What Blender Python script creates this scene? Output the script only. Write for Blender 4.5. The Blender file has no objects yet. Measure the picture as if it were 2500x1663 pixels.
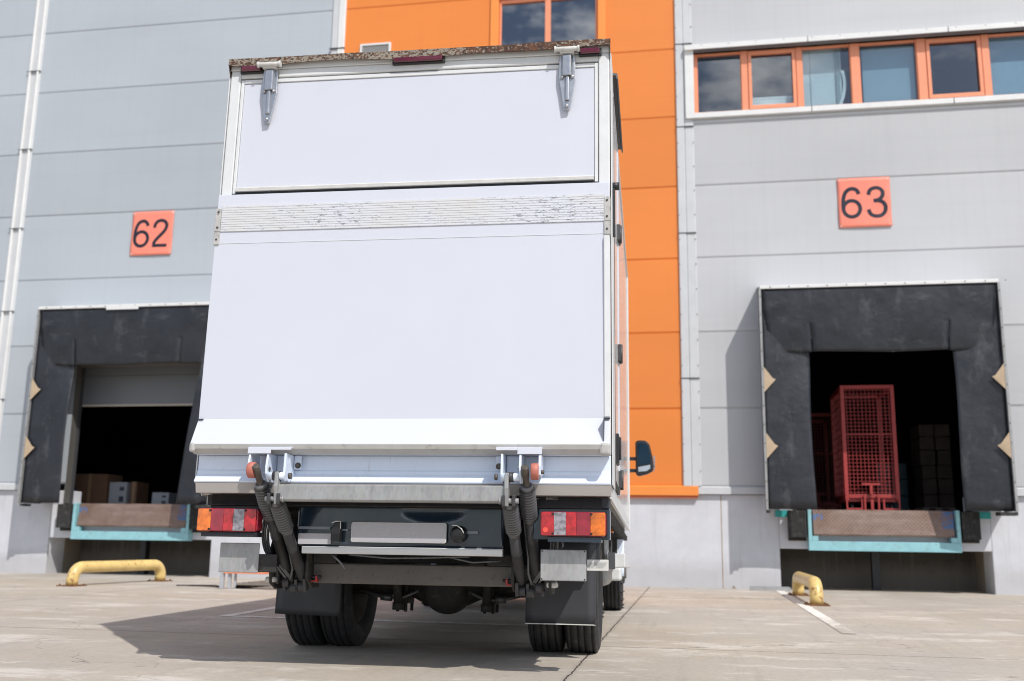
import bpy, bmesh, math, random
from mathutils import Vector, Matrix, Euler
R = math.radians
random.seed(7)
scene = bpy.context.scene
COL = scene.collection

# ------------------------------------------------------------------ materials
def new_mat(name):
    m = bpy.data.materials.new(name); m.use_nodes = True
    nt = m.node_tree
    return m, nt, nt.nodes['Principled BSDF']

def node(nt, typ, **kw):
    n = nt.nodes.new(typ)
    for k, v in kw.items():
        if k in n.inputs: n.inputs[k].default_value = v
        else: setattr(n, k, v)
    return n

def coords(nt, scale=(1, 1, 1), loc=(0, 0, 0)):
    tc = nt.nodes.new('ShaderNodeTexCoord'); mp = nt.nodes.new('ShaderNodeMapping')
    mp.inputs['Scale'].default_value = scale; mp.inputs['Location'].default_value = loc
    nt.links.new(tc.outputs['Object'], mp.inputs['Vector'])
    return mp.outputs['Vector']

def noise(nt, scale=5, detail=6, rough=.6, vec=None, vscale=(1, 1, 1), loc=(0, 0, 0)):
    n = nt.nodes.new('ShaderNodeTexNoise')
    n.inputs['Scale'].default_value = scale; n.inputs['Detail'].default_value = detail
    n.inputs['Roughness'].default_value = rough
    nt.links.new(vec if vec else coords(nt, vscale, loc), n.inputs['Vector'])
    return n.outputs['Fac']

def ramp(nt, fac, stops):
    r = nt.nodes.new('ShaderNodeValToRGB'); e = r.color_ramp.elements
    while len(e) < len(stops): e.new(.5)
    for i, (p, c) in enumerate(stops):
        e[i].position = p; e[i].color = (c, c, c, 1) if not hasattr(c, '__len__') else (*c, 1)
    nt.links.new(fac, r.inputs['Fac'])
    return r.outputs['Color']

def mix(nt, fac, a, b, mode='MIX'):
    m = nt.nodes.new('ShaderNodeMix'); m.data_type = 'RGBA'; m.blend_type = mode
    for s, v in ((m.inputs['Factor'], fac), (m.inputs['A'], a), (m.inputs['B'], b)):
        if hasattr(v, 'links'): nt.links.new(v, s)
        elif hasattr(v, '__len__'): s.default_value = (*v, 1)
        else: s.default_value = v if s.type == 'VALUE' else (v, v, v, 1)
    return m.outputs['Result']

def bump(nt, b, h, strength=.3, dist=.01, prev=None):
    n = nt.nodes.new('ShaderNodeBump'); n.inputs['Strength'].default_value = strength
    n.inputs['Distance'].default_value = dist
    nt.links.new(h, n.inputs['Height']); nt.links.new(n.outputs['Normal'], b.inputs['Normal'])

def paint(name, col, rough=.4, metal=0., var=.06, vs=3, dirt=None, dirt_amt=.5, dirt_scale=6, dirt_vs=(1, 1, 1),
          dirt_at=.62, bmp=0., bs=60, coat=0., spec=.5):
    """base colour with slow variation, optional patches of a second colour and fine bump"""
    m, nt, b = new_mat(name)
    b.inputs['Roughness'].default_value = rough; b.inputs['Metallic'].default_value = metal
    b.inputs['Coat Weight'].default_value = coat; b.inputs['Specular IOR Level'].default_value = spec
    n1 = noise(nt, vs, 5)
    lo = tuple(c * (1 - var) for c in col); hi = tuple(min(1, c * (1 + var)) for c in col)
    c = mix(nt, ramp(nt, n1, [(.3, 0.), (.7, 1.)]), lo, hi)
    if dirt:
        n2 = noise(nt, dirt_scale, 9, .7, vscale=dirt_vs, loc=(3.1, 1.7, .4))
        f = ramp(nt, n2, [(dirt_at, 0.), (min(1, dirt_at + .09), dirt_amt)])
        c = mix(nt, f, c, dirt)
    nt.links.new(c, b.inputs['Base Color'])
    r2 = noise(nt, vs * 4, 4)
    nt.links.new(ramp(nt, r2, [(.3, max(.02, rough * .8)), (.7, min(1, rough * 1.2))]), b.inputs['Roughness'])
    if bmp: bump(nt, b, noise(nt, bs, 5), bmp, .004)
    return m

M = {}
M['white'] = paint('white_paint', (.610, .628, .695), .38, var=.012, vs=1.2, dirt=(.50, .50, .50), dirt_amt=.16, dirt_scale=14, dirt_at=.70, coat=.1)
M['white_side'] = paint('white_gloss_side', (.66, .65, .64), .13, var=.02, vs=2, dirt=(.42, .38, .33), dirt_amt=.25, dirt_scale=5, dirt_at=.62, spec=.42)
M['cream'] = paint('aged_white_frame', (.68, .69, .69), .4, var=.05, vs=6, dirt=(.40, .36, .30), dirt_amt=.5, dirt_scale=16, dirt_vs=(1, 1, 4), dirt_at=.66)
M['rail'] = paint('dirty_aluminium_rail', (.60, .59, .56), .45, var=.08, vs=12, dirt=(.22, .20, .18), dirt_amt=.6, dirt_scale=25, dirt_vs=(1, 4, 6), dirt_at=.6)
M['sill_grey'] = paint('warm_grey_sill', (.40, .37, .35), .5, var=.04, vs=2)
M['sill_white'] = paint('sill_white', (.71, .79, .92), .42, var=.03, vs=5, dirt=(.45, .46, .48), dirt_amt=.45, dirt_scale=18, dirt_vs=(3, 1, .3), dirt_at=.6)
M['seal'] = paint('black_seal', (.012, .012, .013), .6)
M['black'] = paint('black_steel', (.018, .020, .026), .45, var=.15, vs=8, dirt=(.05, .045, .04), dirt_amt=.5, dirt_scale=9)
M['chassis'] = paint('dusty_chassis', (.030, .028, .027), .75, var=.25, vs=9, dirt=(.09, .075, .06), dirt_amt=.6, dirt_scale=12, dirt_at=.55, bmp=.4)
M['lowbeam'] = paint('dusty_brown_beam', (.125, .115, .106), .7, var=.12, vs=6, dirt=(.055, .05, .047), dirt_amt=.6, dirt_scale=30, dirt_at=.55, bmp=.3)
M['blue_panel'] = paint('dark_blue_panel', (.012, .026, .048), .16, var=.12, vs=5, dirt=(.05, .055, .065), dirt_amt=.4, dirt_scale=4, dirt_at=.55, coat=.6)
M['plate'] = paint('plate_face', (.43, .42, .45), .25, var=.01, vs=3, coat=.4)
M['rubber'] = paint('boot_rubber', (.085, .088, .098), .30, var=.12, vs=8, spec=.8, coat=.35)
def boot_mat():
    m, nt, b = new_mat('boot_rubber_ridge_glints')
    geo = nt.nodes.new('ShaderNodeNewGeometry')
    f = ramp(nt, geo.outputs['Pointiness'], [(.52, 0.), (.60, .75)])  # ridge crests painted paler, standing in for sunlit glints
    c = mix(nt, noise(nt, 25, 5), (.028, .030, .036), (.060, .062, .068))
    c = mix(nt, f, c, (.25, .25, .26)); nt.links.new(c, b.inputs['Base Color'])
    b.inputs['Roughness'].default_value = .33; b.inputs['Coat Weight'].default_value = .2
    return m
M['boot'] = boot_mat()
M['cyl'] = paint('ram_cylinder', (.050, .050, .054), .5, var=.2, vs=10, dirt=(.11, .085, .06), dirt_amt=.6, dirt_scale=18, dirt_at=.57, bmp=.3)
M['rod'] = paint('ram_head', (.10, .085, .07), .5, metal=.3, var=.2, vs=20, dirt=(.28, .14, .05), dirt_amt=.6, dirt_scale=40)
M['tyre'] = paint('tyre_rubber', (.022, .022, .024), .7, var=.2, vs=7, dirt=(.07, .063, .055), dirt_amt=.5, dirt_scale=10, dirt_at=.56, bmp=.5, bs=90)
M['rim'] = paint('wheel_rim', (.12, .11, .10), .6, var=.2, vs=10, dirt=(.09, .06, .04), dirt_amt=.7, dirt_scale=12)
M['flap'] = paint('mud_flap_rubber', (.040, .041, .048), .5, var=.04, vs=2)
M['roller'] = paint('red_roller', (.46, .15, .11), .55, var=.12, vs=25, dirt=(.2, .12, .09), dirt_amt=.6, dirt_scale=50)
M['redpart'] = paint('red_catch', (.42, .03, .03), .45)
M['amber'] = paint('amber_lens', (.66, .15, .012), .18, var=.5, vs=22, coat=.8)
M['red'] = paint('red_lens', (.45, .012, .02), .18, var=.45, vs=26, coat=.8)
M['red_dark'] = paint('dark_red_lens', (.27, .010, .028), .2, var=.35, vs=20, coat=.8)
M['clear'] = paint('clear_lens', (.27, .25, .28), .12, var=.6, vs=45, coat=.8)
M['marker'] = paint('marker_lens', (.10, .003, .015), .15, var=.3, vs=30, coat=.8)
M['galv2'] = None

def galv(name, col=(.46, .47, .47), metal=.35, rough=.42):
    m, nt, b = new_mat(name)
    v = nt.nodes.new('ShaderNodeTexVoronoi'); v.inputs['Scale'].default_value = 55
    nt.links.new(coords(nt, (1.6, 1, .6)), v.inputs['Vector'])
    n = noise(nt, 4, 8, .7, vscale=(3, 1, .6))
    c = mix(nt, ramp(nt, n, [(.3, 0.), (.7, 1.)]), tuple(x * .80 for x in col), tuple(x * 1.12 for x in col))
    c = mix(nt, .13, c, v.outputs['Color'], 'OVERLAY')
    st = noise(nt, 7, 9, .75, vscale=(8, 1, .7), loc=(4, 2, 1))
    c = mix(nt, ramp(nt, st, [(.6, 0.), (.75, .35)]), c, (.26, .24, .21))
    hs = nt.nodes.new('ShaderNodeHueSaturation'); hs.inputs['Saturation'].default_value = .25
    nt.links.new(c, hs.inputs['Color']); nt.links.new(hs.outputs['Color'], b.inputs['Base Color'])
    b.inputs['Metallic'].default_value = metal; b.inputs['Roughness'].default_value = rough
    bump(nt, b, n, .12, .004)
    return m
M['galv'] = galv('galvanised_steel', (.33, .335, .33), .25, .5)
M['galv2'] = galv('galvanised_plate', (.36, .36, .355), .25, .5)
M['chrome'] = paint('zinc_hinge', (.46, .47, .49), .34, metal=.85, var=.06, vs=8, dirt=(.34, .28, .20), dirt_amt=.6, dirt_scale=12, dirt_at=.60)
M['mirror_glass'] = paint('mirror_glass', (.035, .062, .085), .04, metal=1.0, var=.01)
M['black_plastic'] = paint('black_plastic', (.015, .015, .017), .42)

def rust_mat():
    m, nt, b = new_mat('rusty_cream_strip')
    n = noise(nt, 75, 8, .70, vscale=(.7, 1, 1.0))
    n2 = noise(nt, 2.2, 3, .5, loc=(5, 0, 0))
    ad = nt.nodes.new('ShaderNodeMath'); ad.operation = 'MULTIPLY_ADD'
    nt.links.new(n2, ad.inputs[0]); ad.inputs[1].default_value = .45; nt.links.new(n, ad.inputs[2])
    f = ramp(nt, ad.outputs[0], [(.735, 0.), (.765, 1.)])
    br = mix(nt, ramp(nt, noise(nt, 30, 5), [(.35, 0.), (.65, 1.)]), (.03, .012, .008), (.13, .050, .020))
    c = mix(nt, f, br, (.27, .235, .19))
    nt.links.new(c, b.inputs['Base Color']); b.inputs['Roughness'].default_value = .75
    bump(nt, b, f, .4, .004)
    return m
M['rust'] = rust_mat()

def ribbed_mat():
    m, nt, b = new_mat('scuffed_ribbed_aluminium')
    big = noise(nt, 1.6, 4, .6, loc=(2, 0, 0))
    sp = noise(nt, 34, 10, .80, vscale=(.8, 1, 3.0))
    sp2 = noise(nt, 60, 8, .7, vscale=(.5, 1, 4.0), loc=(7, 0, 0))
    a = nt.nodes.new('ShaderNodeMath'); a.operation = 'MULTIPLY_ADD'
    nt.links.new(big, a.inputs[0]); a.inputs[1].default_value = .35; nt.links.new(sp, a.inputs[2])
    f = ramp(nt, a.outputs[0], [(.745, 0.), (.80, .8)])
    f2 = ramp(nt, sp2, [(.60, 0.), (.68, .40)])
    base = mix(nt, ramp(nt, big, [(.35, 0.), (.65, 1.)]), (.63, .62, .60), (.66, .68, .74))
    c = mix(nt, f2, base, (.30, .28, .26)); c = mix(nt, f, c, (.14, .13, .13))
    nt.links.new(c, b.inputs['Base Color']); b.inputs['Roughness'].default_value = .42
    bump(nt, b, sp, .2, .003)
    return m
M['ribbed'] = ribbed_mat()
M['scuffed'] = paint('scuffed_edge', (.45, .44, .42), .5, var=.15, vs=15, dirt=(.12, .11, .10), dirt_amt=.8, dirt_scale=40, dirt_vs=(1, 1, .5), dirt_at=.55)

# --- ground
def concrete_mat(name, joints=True, tint=(.475, .41, .335), line=False, fade=True):
    m, nt, b = new_mat(name)
    geo = nt.nodes.new('ShaderNodeNewGeometry')
    sx = nt.nodes.new('ShaderNodeSeparateXYZ'); nt.links.new(geo.outputs['Position'], sx.inputs[0])
    def n_(scale, det, rough, vs=(1, 1, 1), loc=(0, 0, 0)):
        mp = nt.nodes.new('ShaderNodeMapping'); mp.inputs['Scale'].default_value = vs; mp.inputs['Location'].default_value = loc
        nt.links.new(geo.outputs['Position'], mp.inputs['Vector'])
        return noise(nt, scale, det, rough, vec=mp.outputs['Vector'])
    base = mix(nt, ramp(nt, n_(.55, 8, .65), [(.3, 0.), (.7, 1.)]), tuple(c * .80 for c in tint), tuple(c * 1.10 for c in tint))
    warm = mix(nt, ramp(nt, n_(.35, 5, .6, loc=(9, 3, 0)), [(.4, 0.), (.65, .6)]), base, (.43, .41, .385))
    c = mix(nt, 1., warm, ramp(nt, n_(30, 12, .9), [(.30, .74), (.70, 1.18)]), 'MULTIPLY')
    # broom finish across the yard, worn pale laitance, tyre scuffs along it
    c = mix(nt, ramp(nt, n_(5, 7, .75, vs=(.22, 8, 1)), [(.48, 0.), (.76, .34)]), c, tuple(x * .68 for x in tint))
    c = mix(nt, ramp(nt, n_(9, 6, .75, vs=(.12, 7, 1), loc=(5, 2, 0)), [(.52, 0.), (.74, .35)]), c, (.60, .56, .50))
    c = mix(nt, ramp(nt, n_(.9, 10, .78, vs=(1, 2.2, 1), loc=(3, 7, 0)), [(.53, 0.), (.61, .65)]), c, (.64, .60, .545))
    c = mix(nt, ramp(nt, n_(3, 7, .72, vs=(2.6, .14, 1), loc=(1, 4, 0)), [(.53, 0.), (.72, .26)]), c, (.20, .18, .16))
    c = mix(nt, ramp(nt, n_(1.5, 10, .8, loc=(4, 8, 0)), [(.56, 0.), (.68, .34)]), c, (.21, .19, .17))
    c = mix(nt, ramp(nt, n_(2.4, 8, .62, loc=(11, 5, 0)), [(.68, 0.), (.72, .55)]), c, (.12, .11, .10))
    c = mix(nt, ramp(nt, n_(15, 5, .65, loc=(2, 2, 0)), [(.67, 0.), (.72, .6)]), c, (.13, .12, .11))
    c = mix(nt, ramp(nt, n_(42, 5, .7, loc=(2, 6, 0)), [(.66, 0.), (.71, .75)]), c, (.08, .075, .07))
    # hairline cracks
    vo = nt.nodes.new('ShaderNodeTexVoronoi'); vo.feature = 'DISTANCE_TO_EDGE'; vo.inputs['Scale'].default_value = .42
    ws = nt.nodes.new('ShaderNodeVectorMath'); ws.operation = 'ADD'; nz = nt.nodes.new('ShaderNodeTexNoise'); nz.inputs['Scale'].default_value = 1.6; nz.inputs['Detail'].default_value = 9
    nt.links.new(geo.outputs['Position'], nz.inputs['Vector']); nt.links.new(geo.outputs['Position'], ws.inputs[0]); nt.links.new(nz.outputs['Color'], ws.inputs[1]); nt.links.new(ws.outputs[0], vo.inputs['Vector'])
    ck = nt.nodes.new('ShaderNodeMath'); ck.operation = 'MULTIPLY'
    nt.links.new(ramp(nt, vo.outputs['Distance'], [(0., .8), (.0028, 0.)]), ck.inputs[0]); nt.links.new(ramp(nt, n_(.8, 3, .5, loc=(8, 8, 0)), [(.52, 0.), (.60, .8)]), ck.inputs[1])
    c = mix(nt, ck.outputs[0], c, (.07, .06, .055))
    if joints:
        wob = n_(5.5, 9, .8, loc=(0, 0, 5))
        def joint(sock, offset, period, width, amp):
            a = nt.nodes.new('ShaderNodeMath'); a.operation = 'MULTIPLY_ADD'
            nt.links.new(wob, a.inputs[0]); a.inputs[1].default_value = amp; nt.links.new(sock, a.inputs[2])
            s = nt.nodes.new('ShaderNodeMath'); s.operation = 'SUBTRACT'; nt.links.new(a.outputs[0], s.inputs[0]); s.inputs[1].default_value = offset + amp / 2
            p = nt.nodes.new('ShaderNodeMath'); p.operation = 'PINGPONG'; nt.links.new(s.outputs[0], p.inputs[0]); p.inputs[1].default_value = period / 2
            l = nt.nodes.new('ShaderNodeMath'); l.operation = 'LESS_THAN'; nt.links.new(p.outputs[0], l.inputs[0]); l.inputs[1].default_value = width
            return l.outputs[0], p.outputs[0]
        j1, p1 = joint(sx.outputs['X'], -.64, 6.1, .0045, .06)
        j2, p2 = joint(sx.outputs['Y'], 6.84, 6.1, .006, .02)
        soft = ramp(nt, p1, [(0., .28), (.03, 0.)]); c = mix(nt, soft, c, (.16, .14, .12))
        c = mix(nt, j1, c, (.035, .03, .028)); c = mix(nt, j2, c, (.05, .045, .04))
    if line:
        mr = nt.nodes.new('ShaderNodeMapRange'); mr.inputs['From Min'].default_value = 8.2; mr.inputs['From Max'].default_value = 10.2; mr.inputs['To Min'].default_value = -.12 if fade else .05; mr.inputs['To Max'].default_value = .06
        nt.links.new(sx.outputs['Y'], mr.inputs['Value'])
        wa = nt.nodes.new('ShaderNodeMath'); wa.operation = 'ADD'; nt.links.new(n_(11, 9, .78, loc=(3, 0, 0)), wa.inputs[0]); nt.links.new(mr.outputs['Result'], wa.inputs[1])
        lf = ramp(nt, wa.outputs[0], [(.43, .0), (.57, .88)])
        c = mix(nt, lf, c, (.86, .84, .79))
    nt.links.new(c, b.inputs['Base Color']); b.inputs['Roughness'].default_value = .85
    b.inputs['Specular IOR Level'].default_value = .3
    bump(nt, b, n_(70, 8, .8), .35, .004)
    return m
M['ground'] = concrete_mat('yard_concrete')
M['line'] = concrete_mat('worn_line_paint', True, line=True)
M['line_kept'] = concrete_mat('line_paint', True, line=True, fade=False)

def wall_mat(name, col, streak=.10, rough=.42, tint2=None):
    m, nt, b = new_mat(name)
    n = noise(nt, .5, 4, .5, vscale=(.6, 1, 1.4))
    c = mix(nt, ramp(nt, n, [(.3, 0.), (.7, 1.)]), tuple(x * (1 - .05) for x in col), tuple(min(1, x * (1 + .05)) for x in col))
    geo = nt.nodes.new('ShaderNodeNewGeometry'); sp = nt.nodes.new('ShaderNodeSeparateXYZ'); nt.links.new(geo.outputs['Position'], sp.inputs[0])
    fz = nt.nodes.new('ShaderNodeMath'); fz.operation = 'MULTIPLY_ADD'; nt.links.new(sp.outputs['Z'], fz.inputs[0]); fz.inputs[1].default_value = 1 / 1.18; fz.inputs[2].default_value = -1.456 / 1.18
    fl = nt.nodes.new('ShaderNodeMath'); fl.operation = 'FLOOR'; nt.links.new(fz.outputs[0], fl.inputs[0])
    wn = nt.nodes.new('ShaderNodeTexWhiteNoise'); wn.noise_dimensions = '1D'; nt.links.new(fl.outputs[0], wn.inputs['W'])
    c = mix(nt, 1., c, ramp(nt, wn.outputs['Value'], [(0., .955), (1., 1.03)]), 'MULTIPLY')
    s = noise(nt, 2.5, 8, .65, vscale=(4, 1, .12), loc=(3, 0, 1))
    c = mix(nt, ramp(nt, s, [(.5, 0.), (.8, streak)]), c, tuple(x * .6 for x in col))
    h = noise(nt, 1.2, 5, .6, vscale=(.08, 1, 3.5), loc=(8, 0, 1))
    c = mix(nt, ramp(nt, h, [(.52, 0.), (.75, streak)]), c, tuple(x * .7 for x in col))
    nt.links.new(c, b.inputs['Base Color']); b.inputs['Roughness'].default_value = rough
    b.inputs['Specular IOR Level'].default_value = .45
    # faint rolled ribs of the sandwich panel
    w = nt.nodes.new('ShaderNodeTexWave'); w.bands_direction = 'Z'; w.inputs['Scale'].default_value = 2.65
    w.inputs['Distortion'].default_value = .15
    nt.links.new(coords(nt), w.inputs['Vector'])
    bump(nt, b, w.outputs['Fac'], .04, .006)
    return m
M['wall_right'] = wall_mat('pale_grey_cladding', (.500, .505, .522), .16)
M['wall_left'] = wall_mat('blue_grey_cladding', (.425, .458, .495), .12)
M['orange'] = wall_mat('orange_cladding', (.74, .225, .044), .06, .40)
M['orange_flash'] = wall_mat('orange_flashing', (.85, .28, .06), .10, .4)
M['salmon'] = paint('salmon_window_frame', (.80, .30, .165), .4, var=.03, vs=3)
M['flashing'] = paint('white_flashing', (.72, .72, .71), .4, var=.04, vs=3, dirt=(.45, .42, .38), dirt_amt=.3, dirt_scale=9, dirt_at=.6)
M['flash_grey'] = paint('grey_flashing', (.56, .57, .585), .42, var=.05, vs=3, dirt=(.35, .36, .38), dirt_amt=.3, dirt_scale=7)
M['dark_gap'] = paint('dark_gap', (.05, .05, .055), .7)
M['room'] = paint('room_wall', (.16, .25, .33), .8, var=.05)
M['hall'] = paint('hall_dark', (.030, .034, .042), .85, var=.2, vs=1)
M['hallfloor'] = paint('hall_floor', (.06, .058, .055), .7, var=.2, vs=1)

def plinth_mat(name='plinth_concrete', base=(.60, .61, .65)):
    m, nt, b = new_mat(name)
    n = noise(nt, 1.1, 8, .65)
    c = mix(nt, ramp(nt, n, [(.3, 0.), (.7, 1.)]), tuple(x * .86 for x in base), tuple(x * 1.08 for x in base))
    s = noise(nt, 3, 9, .7, vscale=(5, 1, .25), loc=(2, 0, 3))
    c = mix(nt, ramp(nt, s, [(.55, 0.), (.78, .40)]), c, (.33, .31, .29))
    r = noise(nt, 1.3, 8, .75, vscale=(9, 1, .18), loc=(6, 0, 0))
    c = mix(nt, ramp(nt, r, [(.66, 0.), (.72, .5)]), c, (.34, .20, .10))
    # grime creeping up from the yard
    geo = nt.nodes.new('ShaderNodeNewGeometry'); sx = nt.nodes.new('ShaderNodeSeparateXYZ'); nt.links.new(geo.outputs['Position'], sx.inputs[0])
    ad = nt.nodes.new('ShaderNodeMath'); ad.operation = 'MULTIPLY_ADD'
    nt.links.new(noise(nt, 2.5, 8, .7), ad.inputs[0]); ad.inputs[1].default_value = -.45; nt.links.new(sx.outputs['Z'], ad.inputs[2])
    c = mix(nt, ramp(nt, ad.outputs[0], [(0., .30), (.22, 0.)]), c, (.30, .275, .25))
    nt.links.new(c, b.inputs['Base Color']); b.inputs['Roughness'].default_value = .85
    bump(nt, b, noise(nt, 14, 9, .75), .3, .01)
    return m
M['plinth'] = plinth_mat()
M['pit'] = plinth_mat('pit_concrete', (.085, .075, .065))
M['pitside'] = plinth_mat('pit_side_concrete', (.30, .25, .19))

def curtain_mat():
    m, nt, b = new_mat('worn_dock_curtain')
    n = noise(nt, 1.8, 9, .7)
    c = mix(nt, ramp(nt, n, [(.3, 0.), (.75, 1.)]), (.009, .011, .016), (.026, .029, .038))
    s = noise(nt, 2.6, 9, .72, vscale=(1.5, 1, .7), loc=(4, 0, 2))
    c = mix(nt, ramp(nt, s, [(.55, 0.), (.76, .50)]), c, (.13, .135, .145))
    s2 = noise(nt, 2.2, 10, .8, vscale=(.8, 1, 2.2), loc=(1, 0, 7))
    c = mix(nt, ramp(nt, s2, [(.57, 0.), (.75, .5)]), c, (.13, .135, .145))
    sc = noise(nt, 28, 6, .8, vscale=(1.4, 1, .35), loc=(9, 0, 0))
    c = mix(nt, ramp(nt, sc, [(.70, 0.), (.78, .30)]), c, (.30, .29, .28))
    nt.links.new(c, b.inputs['Base Color'])
    nt.links.new(ramp(nt, n, [(.3, .36), (.7, .55)]), b.inputs['Roughness'])
    bump(nt, b, noise(nt, 1.5, 4, .5), .5, .10)
    return m
M['curtain'] = curtain_mat()
M['side_cover'] = paint('shelter_side_cover', (.06, .065, .075), .6, var=.1, vs=3)
M['tan'] = paint('tan_reinforcing_patch', (.46, .35, .235), .6, var=.1, vs=8, dirt=(.25, .2, .14), dirt_amt=.4, dirt_scale=12)
M['turq'] = paint('turquoise_paint', (.27, .53, .58), .5, var=.10, vs=8, dirt=(.20, .12, .07), dirt_amt=.9, dirt_scale=13, dirt_at=.60, bmp=.3)
M['teal'] = paint('teal_paint', (.03, .36, .36), .5, var=.1, vs=8)
M['bluepaint'] = paint('blue_paint', (.05, .14, .32), .5, var=.15, vs=10, dirt=(.2, .11, .08), dirt_amt=.9, dirt_scale=9, dirt_at=.5)
M['bumper'] = paint('dock_bumper_rubber', (.030, .030, .031), .8, var=.3, vs=10, dirt=(.10, .095, .09), dirt_amt=.6, dirt_scale=14, dirt_at=.52, bmp=.8, bs=25)
def lip_mat():
    m, nt, b = new_mat('rusty_tread_lip')
    n = noise(nt, 3, 8, .7)
    c = mix(nt, ramp(nt, n, [(.3, 0.), (.7, 1.)]), (.13, .070, .048), (.23, .160, .130))
    s = noise(nt, 6, 8, .7, vscale=(.4, 1, 3), loc=(2, 0, 0))
    c = mix(nt, ramp(nt, s, [(.5, 0.), (.75, .6)]), c, (.36, .30, .27))
    n3 = noise(nt, 9, 8, .75, loc=(7, 1, 0))
    c = mix(nt, ramp(nt, n3, [(.6, 0.), (.72, .7)]), c, (.10, .05, .03))
    # lozenge tread pattern, as height and as worn highlights
    def wv(rot):
        tc = nt.nodes.new('ShaderNodeTexCoord'); mp = nt.nodes.new('ShaderNodeMapping'); mp.inputs['Rotation'].default_value = (0, rot, 0)
        nt.links.new(tc.outputs['Object'], mp.inputs['Vector'])
        w = nt.nodes.new('ShaderNodeTexWave'); w.bands_direction = 'X'; w.inputs['Scale'].default_value = 8
        nt.links.new(mp.outputs['Vector'], w.inputs['Vector']); return w.outputs['Fac']
    mx = nt.nodes.new('ShaderNodeMath'); mx.operation = 'MAXIMUM'
    nt.links.new(wv(.8), mx.inputs[0]); nt.links.new(wv(-.8), mx.inputs[1])
    c = mix(nt, ramp(nt, mx.outputs[0], [(.80, 0.), (.97, .22)]), c, (.40, .33, .30))
    nt.links.new(c, b.inputs['Base Color']); b.inputs['Roughness'].default_value = .6; b.inputs['Metallic'].default_value = .2
    bump(nt, b, mx.outputs[0], .5, .004)
    return m
M['lip'] = lip_mat()
M['yellow'] = paint('chipped_yellow_pipe', (.70, .52, .20), .36, var=.12, vs=6, dirt=(.24, .085, .03), dirt_amt=.9, dirt_scale=9, dirt_at=.575, bmp=.3, coat=.1)
M['rustplate'] = paint('rusty_base_plate', (.17, .075, .03), .8, var=.3, vs=12)
M['cagered'] = paint('red_cage_paint', (.36, .038, .036), .5, var=.12, vs=6, dirt=(.2, .05, .04), dirt_amt=.6, dirt_scale=14)
M['carton_dim'] = paint('dim_dark_load', (.055, .040, .032), .8, var=.3, vs=5)  # dimness of the hall is put into this carton brown
M['carton'] = paint('brown_carton', (.15, .082, .048), .8, var=.08, vs=3)
M['carton_tape'] = paint('carton_tape', (.27, .18, .11), .4)
M['carton_white'] = paint('white_carton', (.34, .36, .40), .7, var=.05)
M['print'] = paint('dark_print', (.05, .06, .09), .6)
M['wrap'] = paint('wrapped_pallet', (.06, .13, .17), .35, var=.2, vs=6)
M['door_grey'] = paint('sectional_door', (.15, .16, .175), .5, var=.06, vs=2)
M['door_edge'] = paint('door_edge', (.42, .38, .33), .5)
M['coral'] = paint('coral_sign', (.86, .25, .17), .32, var=.03, vs=4, coat=.2)
M['digit'] = paint('sign_digit', (.012, .014, .028), .4)
M['steel_white'] = paint('worn_white_steel', (.42, .44, .47), .5, var=.1, vs=10, dirt=(.15, .14, .12), dirt_amt=.7, dirt_scale=22)
M['orange_rail'] = paint('orange_rail', (.80, .26, .13), .5, var=.1, vs=12)
M['brown_wood'] = paint('weathered_slats', (.22, .19, .165), .8, var=.2, vs=9)
M['blind'] = paint('white_blind', (.80, .88, .88), .6, var=.02)
M['ladder_tape'] = paint('blind_cord', (.30, .36, .36), .6)
M['blue_room'] = paint('blue_grey_roller_blind', (.30, .42, .50), .7, var=.02)
M['blue_deep'] = paint('deep_blue_room', (.03, .11, .19), .7, var=.05)
M['light_blue'] = paint('light_blue_blind', (.30, .48, .60), .6, var=.03)

def glass_mat(name, tint, ior, base=(.01, .02, .03), opaque=0.):
    m = bpy.data.materials.new(name); m.use_nodes = True; nt = m.node_tree
    nt.nodes.remove(nt.nodes['Principled BSDF']); out = nt.nodes['Material Output']
    tr = nt.nodes.new('ShaderNodeBsdfTransparent'); tr.inputs['Color'].default_value = (*tint, 1)
    df = nt.nodes.new('ShaderNodeBsdfDiffuse'); df.inputs['Color'].default_value = (*base, 1)
    gl = nt.nodes.new('ShaderNodeBsdfGlossy'); gl.inputs['Roughness'].default_value = .015
    m0 = nt.nodes.new('ShaderNodeMixShader'); m0.inputs[0].default_value = opaque
    nt.links.new(tr.outputs[0], m0.inputs[1]); nt.links.new(df.outputs[0], m0.inputs[2])
    # Schlick reflectance, the same from both sides of the pane
    lw = nt.nodes.new('ShaderNodeLayerWeight'); lw.inputs['Blend'].default_value = .5
    pw = nt.nodes.new('ShaderNodeMath'); pw.operation = 'POWER'; nt.links.new(lw.outputs['Facing'], pw.inputs[0]); pw.inputs[1].default_value = 5
    fr = nt.nodes.new('ShaderNodeMath'); fr.operation = 'MULTIPLY_ADD'; nt.links.new(pw.outputs[0], fr.inputs[0]); fr.inputs[1].default_value = 1 - ior; fr.inputs[2].default_value = ior
    m1 = nt.nodes.new('ShaderNodeMixShader'); nt.links.new(fr.outputs[0], m1.inputs[0])
    nt.links.new(m0.outputs[0], m1.inputs[1]); nt.links.new(gl.outputs[0], m1.inputs[2])
    nt.links.new(m1.outputs[0], out.inputs['Surface'])
    return m
M['glass'] = glass_mat('window_glass', (.74, .84, .88), .22)
M['glass_dark'] = glass_mat('tinted_glass', (.10, .15, .20), .27, (.015, .025, .045), .5)

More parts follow.
